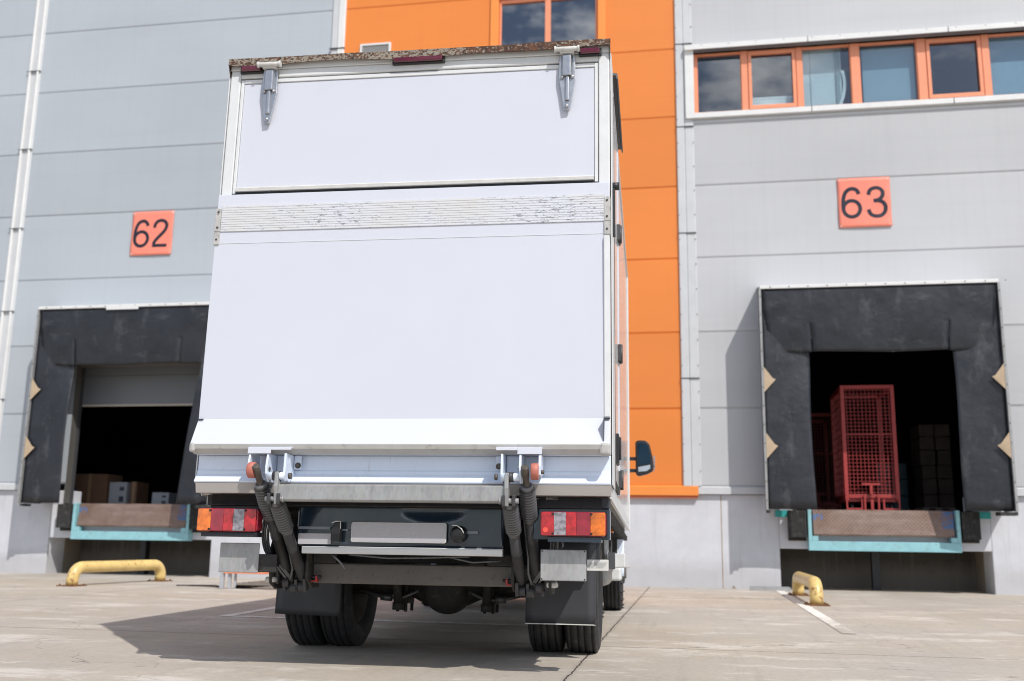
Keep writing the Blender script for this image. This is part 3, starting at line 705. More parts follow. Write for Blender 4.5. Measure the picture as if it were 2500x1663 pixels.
# ------------------------------------------------------------------ dock shelters
def shelter(c, L, label, left_in=(.65, .66), right_in=(.66, .62), flare=True):
    """c: centre x. Local frame: x centred, y=0 facade, y=-.56 front, z world."""
    root = tag(empty('dock_shelter', (c, YF, 0)), label, 'dock shelter', 'dock shelters')
    hw, D, zt, zb = 1.65, .56, 4.37, 1.135
    g = MB(); t = .045
    g.box(-hw, hw, -D - .012, -D + .05, zt - .03, zt + .02)
    g.prism([(-D, zt + .018), (0, zt + .14), (0, zt + .12), (-D, zt - .01)], -hw, hw)
    g.build('top_frame', 'flashing', root, bevel=.003)
    for s in (-1, 1):
        MB().box(s * hw - .016, s * hw + .016, -D - .010, -D + .04, zb - .01, zt - .031).build('edge_strip', 'galv', root)
        MB().grid(lambda u, v: (s * (hw - .012 + .01 * math.sin(u * 6)), -D + .03 + u * (D - .03), zb + v * (zt + (.12 * u) - zb)), 6, 3).build('side_cover', 'side_cover', root, solid=.004)
        g = MB()
        for k in range(12): g.cyl((s * (hw - .0), -D - .016, zb + .12 + k * .27), (s * hw, -D - .008, zb + .12 + k * .27), .008, 6)
        g.each('rivet', 'dark_gap', root)
    g = MB()
    for k in range(13): g.cyl((-hw + .15 + k * .27, -D - .020, zt - .005), (-hw + .15 + k * .27, -D - .01, zt - .005), .008, 6)
    g.each('rivet', 'dark_gap', root)
    # header curtain: bottom follows the worn edge, two slits
    zc = 3.395
    rs = random.Random(L)
    slit = (-.98, .99)
    top = zt - .032; zsl = 3.86
    xs = [-hw + .018 + (2 * hw - .036) * k / 44 for k in range(45)]
    xs = sorted([x for x in xs if min(abs(x - q) for q in slit) > .03] + [q + e for q in slit for e in (-.005, .005)])
    zs = [0, .12, .25, .38, .5, .62, .74, .86, 1]
    vs_ = []; rows = 20
    for r in range(rows + 1):
        v = r / rows
        for x in xs:
            z = top + (zc - top) * v
            off = .010 if x < slit[0] else (.016 if x > slit[1] else 0)
            z -= (off + .010 * math.sin(x * 2.3 + L)) * v * v
            xx = x * (1 - .055 * min(1, v * 1.2) * (1 if abs(x) > 1.2 else abs(x) / 1.2))
            y = -D + .018 + .070 * v * v + .012 * math.sin(x * 4 + L) * v + (.012 * math.sin(x * 11 + L) + (0 if slit[0] < x < slit[1] else -.012)) * max(0, v - .5)
            vs_.append((xx, y, z))
    n = len(xs); fs_ = []
    for r in range(rows):
        for k in range(n - 1):
            if xs[k + 1] - xs[k] < .0105 and r >= rows * .53: continue
            fs_.append((r * n + k, r * n + k + 1, (r + 1) * n + k + 1, (r + 1) * n + k))
    g = MB(); g.add(vs_, fs_, True)
    g.build('header_curtain', 'curtain', root, solid=.006)
    # side curtains
    for s, (wt, wb) in ((-1, left_in), (1, right_in)):
        def sd(u, v, s=s, wt=wt, wb=wb):
            w = wt + (wb - wt) * v
            x = s * (hw - .018 - u * (w + .014 * math.sin(v * 7 + L + s)))
            y = -D + .045 + .03 * u + .035 * u * u * math.sin(v * 5 + s + L) + .045 * (1 - v) * u
            return (x, y, zt - .06 + (zb - zt + .06) * v)
        MB().grid(sd, 14, 26).build('side_curtain', 'curtain', root, solid=.006)
        for z in (2.99, 2.03):
            g = MB(); x = s * (hw - .018)
            g.add([(x, -D - .004, z + .185), (x, -D - .004, z - .185), (x - s * .165, -D + .012, z + .0), (x - s * .12, -D + .004, z + .02)], [(0, 1, 2, 3)])
            g.build('reinforcing_patch', 'tan', root, solid=.005)
    g = MB(); g.box(hw - .22, hw + .01, -D + .0, -.34, zb - .06, zb - .012); g.box(-hw - .0, -hw + .05, -D + .05, -.3, zb - .05, zb - .012)
    g.each('foam_foot', 'bumper', root)
    return root
sh63 = shelter(bay_c[1], 1, 'black dock shelter under sign 63, with a red cage inside')
sh62 = shelter(bay_c[0], 2, 'black dock shelter under sign 62, partly hidden by the truck', left_in=(.68, .655), right_in=(.20, .60))
MB().box(-.40, .18, -.578, -.573, 4.30, 4.375).build('torn_strip', 'flashing', sh62)

# ------------------------------------------------------------------ dock levellers and bumpers
def leveller(c, label):
    root = tag(empty('dock_leveller', (c, YF, 0)), label, 'dock leveller', 'dock levellers')
    g = MB()
    g.box(-1.035, -.985, -.13, .03, .70, 1.15); g.box(.985, 1.035, -.13, .03, .70, 1.15)
    g.box(-1.035, 1.035, -.131, .029, .565, .70)
    g.box(-.984, -.90, -.128, .02, .70, .77); g.box(.90, .984, -.128, .02, .70, .77)
    g.build('frame', 'turq', root, bevel=.006)
    MB().prism([(.0, 1.145), (-.045, 1.14), (-.105, .80), (-.095, .775), (-.07, .775), (.0, 1.10)], -.96, .96).build('lip_plate', 'lip', root, bevel=.004)
    g = MB(); g.box(-.984, -.962, -.03, .0, .80, 1.14); g.box(.962, .984, -.03, .0, .80, 1.14)
    g.prism([(-.052, 1.10), (-.070, 1.0), (-.066, .98), (-.048, 1.10)], -.955, -.82); g.prism([(-.052, 1.13), (-.090, .9), (-.086, .88), (-.048, 1.13)], .80, .955)
    g.each('toe_guard', 'bluepaint', root)
    MB().box(-.96, .96, .0, .45, 1.115, 1.150).build('deck', 'lip', root)
    return root
leveller(bay_c[1] - .02, 'rusty dock leveller in a turquoise frame below the red cage')
leveller(bay_c[0] + .09, 'rusty dock leveller in a turquoise frame below the cartons')
def bump_block(x0, x1, label):
    c = (x0 + x1) / 2; w = (x1 - x0) / 2
    root = tag(empty('dock_bumper', (c, YF, 0)), label, 'bumper', 'rubber bumpers beside the levellers')
    g = MB()
    n = 9
    for k in range(n): a = -w + 2 * w * k / n; g.box(a + .001, a + 2 * w / n - .001, -.135 + .004 * (k % 2), .0, .748, 1.132)
    g.build('rubber_block', 'bumper', root, bevel=.006)
    g = MB()
    for z in (.83, 1.05): g.cyl((-w, -.07, z), (w, -.07, z), .014, 8)
    g.box(-w - .006, w + .006, -.0, .028, .70, 1.136)
    g.build('mounting_plate', 'chassis', root)
for c, t in ((bay_c[1], '63'), (bay_c[0] + .09, '62')):
    bump_block(c - 1.32, c - 1.08, 'black rubber bumper left of the leveller of bay ' + t)
    bump_block(c + 1.04, c + 1.28, 'black rubber bumper right of the leveller of bay ' + t)
g = MB(); c = bay_c[1]
g.box(c - 1.50, c - 1.33, .0, .029, 1.04, 1.134); g.box(c + 1.29, c + 1.46, .0, .029, 1.04, 1.134)
g.each('bracket_tab', 'teal', wh)

# ------------------------------------------------------------------ yellow barriers
def barrier(a, b, label):
    root = tag(empty('pipe_barrier', (*a, 0), (0, 0, math.atan2(b[1] - a[1], b[0] - a[0]))), label, 'barrier', 'low yellow pipe barriers')
    L = math.hypot(b[0] - a[0], b[1] - a[1]); h, r, q = .235, .075, .16
    pts = [(0, 0, .01)] + [(0, 0, h - q)]
    for k in range(1, 9): t = k / 8 * math.pi / 2; pts.append((q - q * math.cos(t), 0, h - q + q * math.sin(t)))
    for k in range(1, 8): pts.append((q + (L - 2 * q) * k / 8, 0, h))
    for k in range(0, 9): t = k / 8 * math.pi / 2; pts.append((L - q + q * math.sin(t), 0, h - q + q * math.cos(t)))
    pts.append((L, 0, .01))
    MB().tube(pts, r, 24).build('pipe', 'yellow', root)
    for x in (0, L):
        g = MB(); g.box(x - .13, x + .13, -.13, .13, .0, .012)
        for i in (-1, 1):
            for j in (-1, 1): g.cyl((x + i * .10, j * .10, .012), (x + i * .10, j * .10, .03), .012, 6)
        g.build('base_plate', 'rustplate', root)
barrier((1.34, 11.87), (1.345, 13.92), 'yellow pipe barrier standing on the white painted line in front of bay 63')
barrier((-7.89, 12.09), (-7.62, 13.82), 'yellow pipe barrier with a rust stained top, standing in front of bay 62')

# ------------------------------------------------------------------ red cage trolleys
def cage(x, y, label, rot=0., W=.725, D=1.1, H=1.90):
    root = tag(empty('cage_trolley', (x, YF + y, 1.135), (0, 0, rot)), label, 'trolley', 'red mesh cage trolleys in bay 63')
    z0 = .17; t = .028
    g = MB()
    for X in (0, W):
        for Y in (0, D): g.box(X - t, X + t, Y - t, Y + t, z0, H)
    for Z in (z0 + .06, H - t):
        for Y in (0, D): g.box(t, W - t, Y - t + .002, Y + t - .002, Z - t, Z + t)
        for X in (0, W): g.box(X - t + .002, X + t - .002, t, D - t, Z - t, Z + t)
    g.build('frame', 'cagered', root, bevel=.004)
    g = MB(); g.box(t, W - t, -.012, .012, 1.145, 1.17); g.build('cross_bar', 'cagered', root)
    g = MB(); rr = .0032
    n = 13
    for k in range(1, n): X = W * k / n; g.box(X - rr, X + rr, -.02, -.012, z0 + .08, H - .03)
    m = 30
    for k in range(1, m): Z = z0 + .06 + (H - z0 - .08) * k / m; g.box(t, W - t, -.012, -.004, Z - rr, Z + rr)
    g.build('front_mesh', 'cagered', root)
    g = MB()
    for X in (0,):
        for k in range(1, 9): Y = D * k / 9; g.box(X - .004, X + .004, Y - rr, Y + rr, z0 + .08, H - .03)
        for k in range(1, m, 2): Z = z0 + .06 + (H - z0 - .08) * k / m; g.box(X - .012, X - .004, t, D - t, Z - rr, Z + rr)
    g.build('side_mesh', 'cagered', root)
    MB().box(-.02, W + .02, 0.03, D, z0 - .02, z0 + .03).build('deck', 'cagered', root)
    g = MB()   # fork pockets and drawbar at the foot
    for a in (-.02, W - .22):
        g.box(a, a + .24, -.05, -.028, .03, .055); g.box(a, a + .024, -.05, -.028, .055, .19); g.box(a + .216, a + .24, -.05, -.028, .055, .19)
    g.build('fork_pocket', 'cagered', root)
    g = MB(); X = W / 2 - .02
    g.box(X - .11, X - .085, -.075, -.05, -.06, .17); g.box(X + .085, X + .11, -.075, -.05, -.06, .17); g.box(X - .125, X + .125, -.078, -.05, -.085, -.058); g.box(X - .02, X + .02, -.075, -.05, .17, .30); g.box(X - .13, X + .13, -.078, -.05, .30, .33)
    g.box(X - .02, X + .02, -.10, -.075, -.06, .09)
    o = g.build('drawbar', 'cagered', root); o.location.z = .09
    for X in (.08, W - .08):
        for Y in (.12, D - .12):
            g = MB(); g.cyl((X - .02, Y, .07), (X + .02, Y, .07), .07, 16); g.build('castor', 'black_plastic', root)
    return root
cage(2.285, .45, 'red mesh cage trolley standing foremost inside bay 63')
cage(1.93, 3.9, 'red mesh cage trolley standing behind the foremost one in bay 63', .04)
# goods deep in bay 63
def wrapped(x, y, w, d, h, label, mat='wrap'):
    root = tag(empty('wrapped_pallet', (x, YF + y, 1.135)), label, 'pallet', 'goods on pallets in bay 63')
    g = MB()
    for k in range(3): g.box(0, w, k * d / 3 + .01, k * d / 3 + d / 3 - .04, .10, .12)
    for k in range(3): g.box(k * (w - .09) / 2, k * (w - .09) / 2 + .09, 0, d, 0, .10)
    g.build('pallet', 'brown_wood', root)
    rr = random.Random(int(x * 100)); g = MB(); z = .121
    while z < h:
        hh = rr.uniform(.2, .3)
        for k in range(2): o = rr.uniform(0, .03); g.box(k * w / 2 + .008 + o, (k + 1) * w / 2 - .008, o, d - .02, z, z + hh - .006)
        z += hh
    g.build('load', mat, root, bevel=.012)
wrapped(3.66, 1.9, .5, .7, 1.40, 'pallet stacked with brown cartons at the right inside bay 63', 'carton_dim')
wrapped(3.25, 3.6, .55, .8, .9, 'low pallet of dark wrapped goods deep inside bay 63')
# cartons on the dock of bay 62
def carton(x, y, w, d, h, label, mat='carton', rot=0.):
    root = tag(empty('carton', (x, YF + y, 1.135), (0, 0, rot)), label, 'carton', 'cartons on the dock of bay 62')
    MB().box(0, w, 0, d, 0, h).build('box_body', mat, root, bevel=.006)
    MB().box(w / 2 - .03, w / 2 + .03, -.003, d * .9, h * .0 + .003, h + .003).build('tape', 'carton_tape' if mat == 'carton' else 'carton_white', root)
    g = MB()
    if mat == 'carton': g.box(w * .06, w * .13, -.005, -.001, h * .2, h * .6)
    else: g.box(w * .6, w * .85, -.005, -.001, h * .65, h * .8); g.box(w * .6, w * .85, -.005, -.001, h * .2, h * .42)
    g.each('print_mark', 'print', root)
carton(-11.26, 1.2, .27, .4, .46, 'white carton left of the tall brown one', 'carton_white')
carton(-10.95, 1.18, .67, .5, .57, 'tall brown carton, largest of the row')
carton(-10.25, 1.22, .34, .4, .43, 'white carton right of the tall brown one', 'carton_white')
carton(-9.88, 1.28, .13, .4, .44, 'narrow brown carton at the right end of the row')
carton(-9.40, 1.2, .32, .4, .25, 'low white carton standing apart on the right', 'carton_white')

# ------------------------------------------------------------------ low steel stand behind the truck's left corner
st = tag(empty('steel_stand', (-5.97, 12.32, 0)), 'low white steel stand with an orange rail, lying beside the truck at the wall', 'stand')
g = MB(); g.box(0, .05, 0, .05, 0, .30); g.box(.10, .14, .02, .06, 0, .20); g.box(.17, .20, .05, .08, 0, .19); g.box(1.38, 1.43, 0, .05, 0, .30)
g.box(.05, 1.38, .0, .04, .25, .30)
g.build('leg_frame', 'steel_white', st, bevel=.005)
MB().box(.05, 1.38, -.012, .045, .19, .225).build('rail', 'orange_rail', st, bevel=.005)
g = MB()
for k in range(6): g.box(.22, 1.5, .02 + k * .17, .09 + k * .17, .05, .075)
g.build('slat', 'brown_wood', st)
g = MB()
for k in range(5): g.box(.18 + k * .03, .19 + k * .03, .09, 1.0, .0, .05)
g.tube([(-.75, .3, .012), (-.3, .5, .012), (.0, .15, .012), (-.65, .35, .012)], .008, 6)
g.build('wire_frame', 'chassis', st)
# small leaf-litter mat at the wall foot
g = tag(empty('metal_scrap', (.80, 15.0, 0)), 'small flat metal tray lying at the foot of the plinth left of bay 63', 'tray')
q = MB(); q.box(0, .55, 0, .24, .0, .012); q.box(0, .55, -.01, 0, .0, .05); q.box(0, .55, .24, .25, 0, .05); q.build('tray_body', 'galv2', g); MB().box(.02, .20, .05, .2, .0125, .03).build('loose_plate', 'rustplate', g)

# ------------------------------------------------------------------ the truck
TR = tag(empty('box_truck', (-1.4935, 5.0181, -.0017), (R(-1.6), 0, R(2.31))),
         'white box truck seen from behind with its tail lift folded up', 'truck')
def gz(y): return .0279 * y            # local height of the yard under the (nose-down) truck
W = 1.10
# --- body
BL = 4.62
g = MB()
g.box(-W + .012, W - .012, .06, BL, .90, 3.385)
body = g.build('box_body', 'white_side', TR, bevel=.008)
g = MB()
for x in (-W + .004, W - .012): g.box(x, x + .0085, .06, BL, .895, .985)                  # lower rail along the side
g.build('side_rail', 'cream', body, bevel=.003)
MB().box(-W + .05, W - .05, .05, BL - .02, .845, .898).build('floor_frame', 'chassis', body)
g = MB()
for k in range(11): g.box(-W + .02, W - .02, .3 + k * .4, .34 + k * .4, .80, .844)
g.build('cross_member', 'chassis', body)
MB().box(-W, W, .06, BL + .01, 3.386, 3.41).build('roof', 'cream', body, bevel=.006)
g = MB(); g.box(W - .012, W + .001, BL - .05, BL + .005, .90, 3.385); g.build('corner_post', 'cream', body, bevel=.004)
# side door on the right, near the rear
sd = MB().box(W - .012, W + .004, .36, 1.12, 1.02, 3.24).build('side_door', 'white_side', TR, bevel=.004)
g = MB(); g.box(W - .012, W + .010, 1.12, 1.22, .99, 3.25); g.box(W - .012, W + .008, .30, .335, .96, 3.27)
g.box(W - .012, W + .009, .3355, 1.12, 3.245, 3.27)
g.build('door_frame', 'white', sd, bevel=.003)
g = MB(); g.box(W - .011, W + .010, .336, .36, 1.0, 3.24); g.box(W - .011, W + .009, .36, 1.12, .99, 1.018); g.build('door_seal', 'seal', sd)
MB().prism([(W - .005, 3.335), (W + .035, 3.33), (W + .040, 3.295), (W + .032, 3.295), (W + .026, 3.318), (W - .005, 3.320)], .22, 1.28, 'y').build('drip_rail', paint('grey_drip_rail', (.12, .12, .125), .5), sd)
for z in (2.66, 1.87, 1.08):
    g = MB(); g.box(W + .0, W + .022, 1.06, 1.20, z - .05, z + .05); g.cyl((W + .022, 1.12, z - .06), (W + .022, 1.12, z + .06), .010, 10)
    g.build('side_hinge', 'cyl', sd)
g = MB(); g.box(W + .0, W + .020, .60, .74, 1.13, 1.30); g.cyl((W + .024, .62, 1.15), (W + .024, .62, 1.28), .010, 8)
g.build('door_handle', 'black_plastic', sd, bevel=.004)
g = MB(); g.cyl((W - .0, .12, 2.60), (W + .045, .12, 2.60), .022, 12); g.box(W - .002, W + .022, .09, .16, 2.32, 2.58)
g.build('rope_holder', 'black_steel' if False else 'black', TR)
# --- rear frame
g = MB()
for s in (-1, 1):
    a, b = (s * (W - .001), s * (W - .062)); x0, x1 = min(a, b), max(a, b)
    g.box(x0, x1, .0, .06, 1.11, 3.342)
g.box(-W + .062, W - .062, .001, .06, 3.295, 3.342)
fr = g.build('rear_frame', 'cream', TR, bevel=.006)
g = MB()
for s in (-1, 1):
    g.box(min(s * (W + .004), s * (W + .009)), max(s * (W + .004), s * (W + .009)), .002, .30, .96, 3.34)
g.build('corner_angle', 'cream', fr)
g = MB()
g.box(-W + .062, -W + .066, .02, .059, 2.5, 3.30); g.box(W - .066, W - .062, .02, .059, 2.5, 3.30); g.box(-W + .066, W - .066, .02, .059, 3.289, 3.294)
g.build('frame_seal', 'seal', fr)
# header with the rusty visor
g = MB(); g.box(-W + .0, W - .0, -.006, .06, 3.343, 3.385); hd = g.build('header', 'cream', TR, bevel=.003)
def vis(u, v):
    x = -W - .004 + u * (2 * W + .01)
    return (x, -.034 + .004 * math.sin(u * 13) + (.0) * v, 3.402 + .006 * math.sin(u * 7 + 1) * (1 if u > .35 else .3) - .042 * v - .006 * math.sin(u * 17) * v)
g = MB().grid(vis, 60, 2, False)
g.build('rain_visor', 'rust', TR, solid=.006)
g = MB(); g.box(-W + .0, W + .0, -.032, .06, 3.396, 3.404)
for s in (-1, 1):
    x = s * (W + .003); g.add([(x, -.036, 3.404), (x, .05, 3.404), (x, .03, 3.32), (x, .0, 3.30), (x, -.02, 3.33), (x, -.036, 3.37)], [(0, 1, 2, 3, 4, 5)])
g.build('visor_return', 'rust', TR)
for x0, x1, z0, z1, m in ((-1.030, -.905, 3.322, 3.358, 'marker'), (-.125, .165, 3.330, 3.362, 'marker'), (.935, 1.050, 3.325, 3.360, 'marker')):
    g = MB(); g.box(x0 - .006, x1 + .006, -.022, .0, z0 - .004, z1 + .004); h = g.build('marker_lamp', 'black_plastic', TR, bevel=.004)
    MB().box(x0 + .004, x1 - .004, -.040, -.0225, z0 + .002, z1 - .002).build('lens', 'marker', h, bevel=.006)
# --- upper door (top-hung flap)
g = MB(); g.box(-1.015, 1.015, .008, .045, 2.620, 3.262); ud = g.build('upper_door', 'white', TR, bevel=.003)
g = MB()
g.box(-1.034, -1.016, .002, .05, 2.585, 3.286); g.box(1.016, 1.034, .002, .05, 2.585, 3.286); g.box(-1.016, 1.016, .002, .05, 3.263, 3.286)
g.build('door_edging', 'cream', ud, bevel=.003)
MB().prism([(.045, 2.6195), (-.006, 2.6195), (-.012, 2.613), (-.010, 2.594), (.045, 2.593)], -1.012, 1.012).build('bottom_rail', 'rail', ud, bevel=.002)
MB().box(-1.014, 1.014, .002, .055, 2.50, 2.592).build('bottom_gap', 'seal', ud)
def hinge(x):
    g = MB()
    # tapering strap
    P = [(-.043, 3.33), (.043, 3.33), (.046, 3.22), (.047, 3.185), (.030, 3.08), (.016, 3.0), (-.018, 3.0), (-.036, 3.13), (-.047, 3.185), (-.046, 3.22)]
    g.prism([(x + a, b) for a, b in P], -.018, -.007, 'y')
    h = g.build('hinge', 'chrome', TR, bevel=.003)
    g = MB()
    ring = [(x - .020, -.019, 3.325), (x - .020, -.019, 3.21)]
    g.prism([(x - .034, -.018), (x - .024, -.036), (x + .020, -.038), (x + .034, -.018)], 3.20, 3.325, 'z')
    g.prism([(x - .014, -.018), (x - .006, -.030), (x + .010, -.030), (x + .016, -.018)], 3.055, 3.20, 'z')
    g.build('strap_ridge', 'chrome', h, bevel=.004)
    g = MB(); g.cyl((x - .060, -.045, 3.352), (x + .060, -.045, 3.352), .014, 16)
    for s in (-1, 1): g.cyl((x + s * .058, -.045, 3.352), (x + s * .070, -.045, 3.352), .019, 14)
    g.box(x - .04, x + .04, -.045, -.005, 3.330, 3.352)
    g.build('hinge_pin', 'rail', h, bevel=.002)
    g = MB()
    for a, b in ((-.028, 3.195), (.028, 3.195), (-.002, 3.022)): g.lathe((x + a, -.018, b), (x + a, -.034, b), [(0, .011), (.006, .011), (.012, .006), (.013, .001)], 10)
    g.each('bolt', 'chrome', h)
hinge(-.853); hinge(.866)
# --- tail-lift platform, folded upright against the opening
LX = 1.096
g = MB()
g.prism([(-.006, 2.566), (-.034, 2.566), (-.036, 2.500), (-.036, 2.340), (-.046, 1.292), (-.122, 1.150), (-.116, 1.128), (-.070, 1.104), (-.006, 1.104)], -LX, LX)
lp = g.build('lift_platform', 'white', TR, bevel=.003)
n = 11; prof = []
z0, z1 = 2.345, 2.498
for k in range(n):
    a = z0 + (z1 - z0) * k / n; b = z0 + (z1 - z0) * (k + 1) / n
    prof += [(-.0390, a), (-.0390, a + .0010), (-.0415, a + .0020), (-.0415, b - .0006), ]
prof = [(-.036, z0)] + prof + [(-.036, z1)]
MB().prism(prof, -LX + .03, LX - .022).build('ribbed_band', 'ribbed', lp)
g = MB()
for s in (-1, 1):
    a, b = s * (LX + .006), s * (LX - .028); x0, x1 = min(a, b), max(a, b)
    g.box(x0, x1, -.044, -.004, 2.345, 2.482); g.box(x0, x1, -.0445, -.004, 2.270, 2.343)
e = g.each('edge_cap', 'scuffed', lp, per=2, bevel=.003)[0]
g = MB()
for s in (-1, 1):
    for z in (2.30, 2.37, 2.46): g.cyl((s * (LX - .012), -.047, z), (s * (LX - .012), -.043, z), .006, 8)
g.each('bolt', 'dark_gap', lp)
g = MB(); g.box(LX - .028, LX - .026, -.051, -.038, 1.30, 2.25); g.box(LX - .026, LX + .001, -.052, -.040, 1.30, 2.262)
g.build('side_strip', 'cream', lp)
MB().box(-LX + .03, LX - .03, -.0385, -.036, 2.276, 2.2785).build('panel_seam', 'cream', lp)
g = MB(); g.box(-LX + .0, -LX + .030, -.060, -.044, 1.288, 1.292); g.box(LX - .03, LX - .0, -.062, -.044, 1.288, 1.292); g.box(LX - .030, LX - .027, -.12, -.048, 1.17, 1.288)
g.build('corner_slot', 'dark_gap', lp)
# greyish lower return of the platform and the corner rubber
MB().prism([(-.1225, 1.1515), (-.1255, 1.149), (-.1185, 1.1265), (-.0700, 1.1020), (-.0680, 1.1038), (-.1155, 1.1285)], -LX + .004, LX - .004).build('lower_edge', paint('grimy_lower_edge', (.47, .46, .44), .5, var=.08, vs=9, dirt=(.25, .23, .20), dirt_amt=.5, dirt_scale=20, dirt_at=.58), lp)
MB().box(LX - .05, LX + .003, -.128, -.060, 1.098, 1.158).build('corner_buffer', 'scuffed', lp, bevel=.012)
MB().box(-LX - .003, -LX + .03, -.128, -.060, 1.108, 1.158).build('corner_buffer', 'scuffed', lp, bevel=.012)
# --- sill behind / below it
g = MB()
g.prism([(.06, 1.108), (.004, 1.108), (.0, 1.10), (.0, 1.028), (-.006, 1.022), (-.008, 1.006), (-.040, .966), (-.036, .958), (.0, .955), (.06, .955)], -W + .004, W - .002)
sl = g.build('rear_sill', 'sill_white', TR, bevel=.002)
MB().prism([(.05, .9545), (-.034, .9565), (-.020, .905), (.05, .905)], -W + .012, W - .003).build('sill_underside', 'sill_grey', sl)
MB().box(-.62, .60, -.024, .0, .928, .953).build('rusty_edge', paint('dark_rust_edge', (.06, .03, .025), .8, var=.3, vs=20), sl)
# faint pale lettering along the black crossmember under the sill
for txt, x in (('halter', .690), ('BARCC!', .765)):
    cu = bpy.data.curves.new('letters', 'FONT'); cu.body = txt; cu.size = .017; cu.extrude = .0004
    o = bpy.data.objects.new('letters', cu); COL.objects.link(o); o.parent = TR; o.location = (x, .0485, .888); o.rotation_euler = (R(90), 0, 0)
    cu.materials.append(M['sill_grey']); bpy.context.view_layer.update(); me = bpy.data.meshes.new_from_object(o.evaluated_get(bpy.context.evaluated_depsgraph_get())); q = bpy.data.objects.new('lettering', me); COL.objects.link(q); q.parent = TR; q.location = o.location; q.rotation_euler = o.rotation_euler; bpy.data.objects.remove(o)
# --- hydraulics
def bracket(s):
    """s=-1 left, 1 right; hangs under the platform edge"""
    root = None
    X = lambda v: s * v
    g = MB()
    def plate(xa, xb, y0, y1, z0, z1): g.box(min(X(xa), X(xb)), max(X(xa), X(xb)), y0, y1, z0, z1)
    g.prism([(-.128, 1.135), (-.150, 1.131), (-.152, 1.098), (-.146, 1.098), (-.142, 1.125), (-.10, 1.128)], min(X(.763), X(.640)), max(X(.763), X(.640)))
    g.prism([(-.128, 1.135), (-.150, 1.131), (-.151, 1.117), (-.146, 1.117), (-.142, 1.125), (-.10, 1.128)], min(X(.6395), X(.532)), max(X(.6395), X(.532)))
    r = g.build('lift_bracket', 'white', TR, bevel=.0015)
    def cheek(x, prof, name='cheek_plate', t=.011):
        MB().prism(prof, X(x) - t / 2, X(x) + t / 2).build(name, 'sill_white', r, bevel=.002)
    cheek(.752, [(-.145, 1.097), (-.02, 1.10), (-.01, 1.02), (-.10, .985), (-.150, .995), (-.158, 1.04)])
    cheek(.655, [(-.146, 1.097), (-.02, 1.10), (-.01, 1.0), (-.06, .955), (-.115, .955), (-.158, .995), (-.160, 1.03)])
    cheek(.562, [(-.144, 1.10), (-.02, 1.10), (-.01, 1.0), (-.07, .958), (-.13, .958), (-.150, .985), (-.146, 1.06)])
    MB().box(min(X(.645), X(.572)), max(X(.645), X(.572)), -.030, -.024, 1.010, 1.10).build('rear_plate', 'sill_white', r)
    g = MB(); g.box(min(X(.552), X(.515)), max(X(.552), X(.515)), -.034, -.024, 1.028, 1.10)
    g.build('side_plate', 'sill_white', r, bevel=.002)
    g = MB(); g.cyl((X(.531), -.048, 1.048), (X(.531), -.034, 1.048), .011, 6); g.cyl((X(.531), -.036, 1.048), (X(.531), -.033, 1.048), .016, 12)
    for x in (.540, .575): g.cyl((X(x), -.135, .985), (X(x) + s * -.014, -.135, .985), .016, 10)
    g.cyl((X(.645), -.13, 1.02), (X(.668), -.13, 1.02), .012, 6)
    g.cyl((X(.757), -.125, 1.012), (X(.772), -.125, 1.012), .010, 8)
    g.each('pivot_bolt', 'rod', r)
    g = MB(); g.cyl((X(.650), -.135, .985), (X(.560), -.135, .985), .020, 18); g.build('pivot_sleeve', 'sill_white', r)
    g = MB(); g.cyl((X(.622), -.135, .985), (X(.585), -.135, .985), .025, 18); g.build('pivot_bush', 'cyl', r)
    # red guide roller
    g = MB(); g.lathe((X(.748), -.155, 1.012), (X(.712), -.155, 1.012), [(0, .018), (.0, .038), (.003, .041), (.033, .041), (.036, .038), (.036, .018)], 28, cap=True)
    g.build('guide_roller', 'roller', r)
    return r
bracket(-1); bracket(1)
def ram(s, x, top, bot, head, boot, name='ram'):
    """top/bot (y,z); head: rod length above the boot; boot: (start,end) along the ram"""
    p0 = Vector((s * x, *top)); p1 = Vector((s * x, *bot)); d = (p1 - p0).normalized(); L = (p1 - p0).length
    P = lambda t: p0 + d * t
    r0 = MB().lathe(P(boot[1] - .02), P(L), [(0, .0285), (.14, .0285), (.143, .031), (.165, .031), (.168, .0285), (L - boot[1] - .03, .0285), (L - boot[1] + .02, .022)], 22).build(name, 'cyl', TR)
    prof = [(0, .022), (.004, .030), (.022, .034)]; t = .022; n = 11
    step = (boot[1] - boot[0] - .05) / n
    for k in range(n):
        big = .0430 - .001 * abs(k - n / 2) / n * 4
        prof += [(t + step * .10, .0285), (t + step * .55, big), (t + step * .68, big), (t + step, .0285)]; t += step
    prof += [(t + .006, .033), (t + .028, .0315)]
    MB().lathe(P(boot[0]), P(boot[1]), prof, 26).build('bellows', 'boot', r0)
    if head > 0:
        g = MB(); g.lathe(P(-.02), P(boot[0] + .02), [(0, .016), (.003, .0195), (.05, .0195), (.075, .017), (head + .02, .0175), (head + .03, .026), (head + .045, .024)], 20)
        g.build('ram_head', 'rod', r0)
    return r0
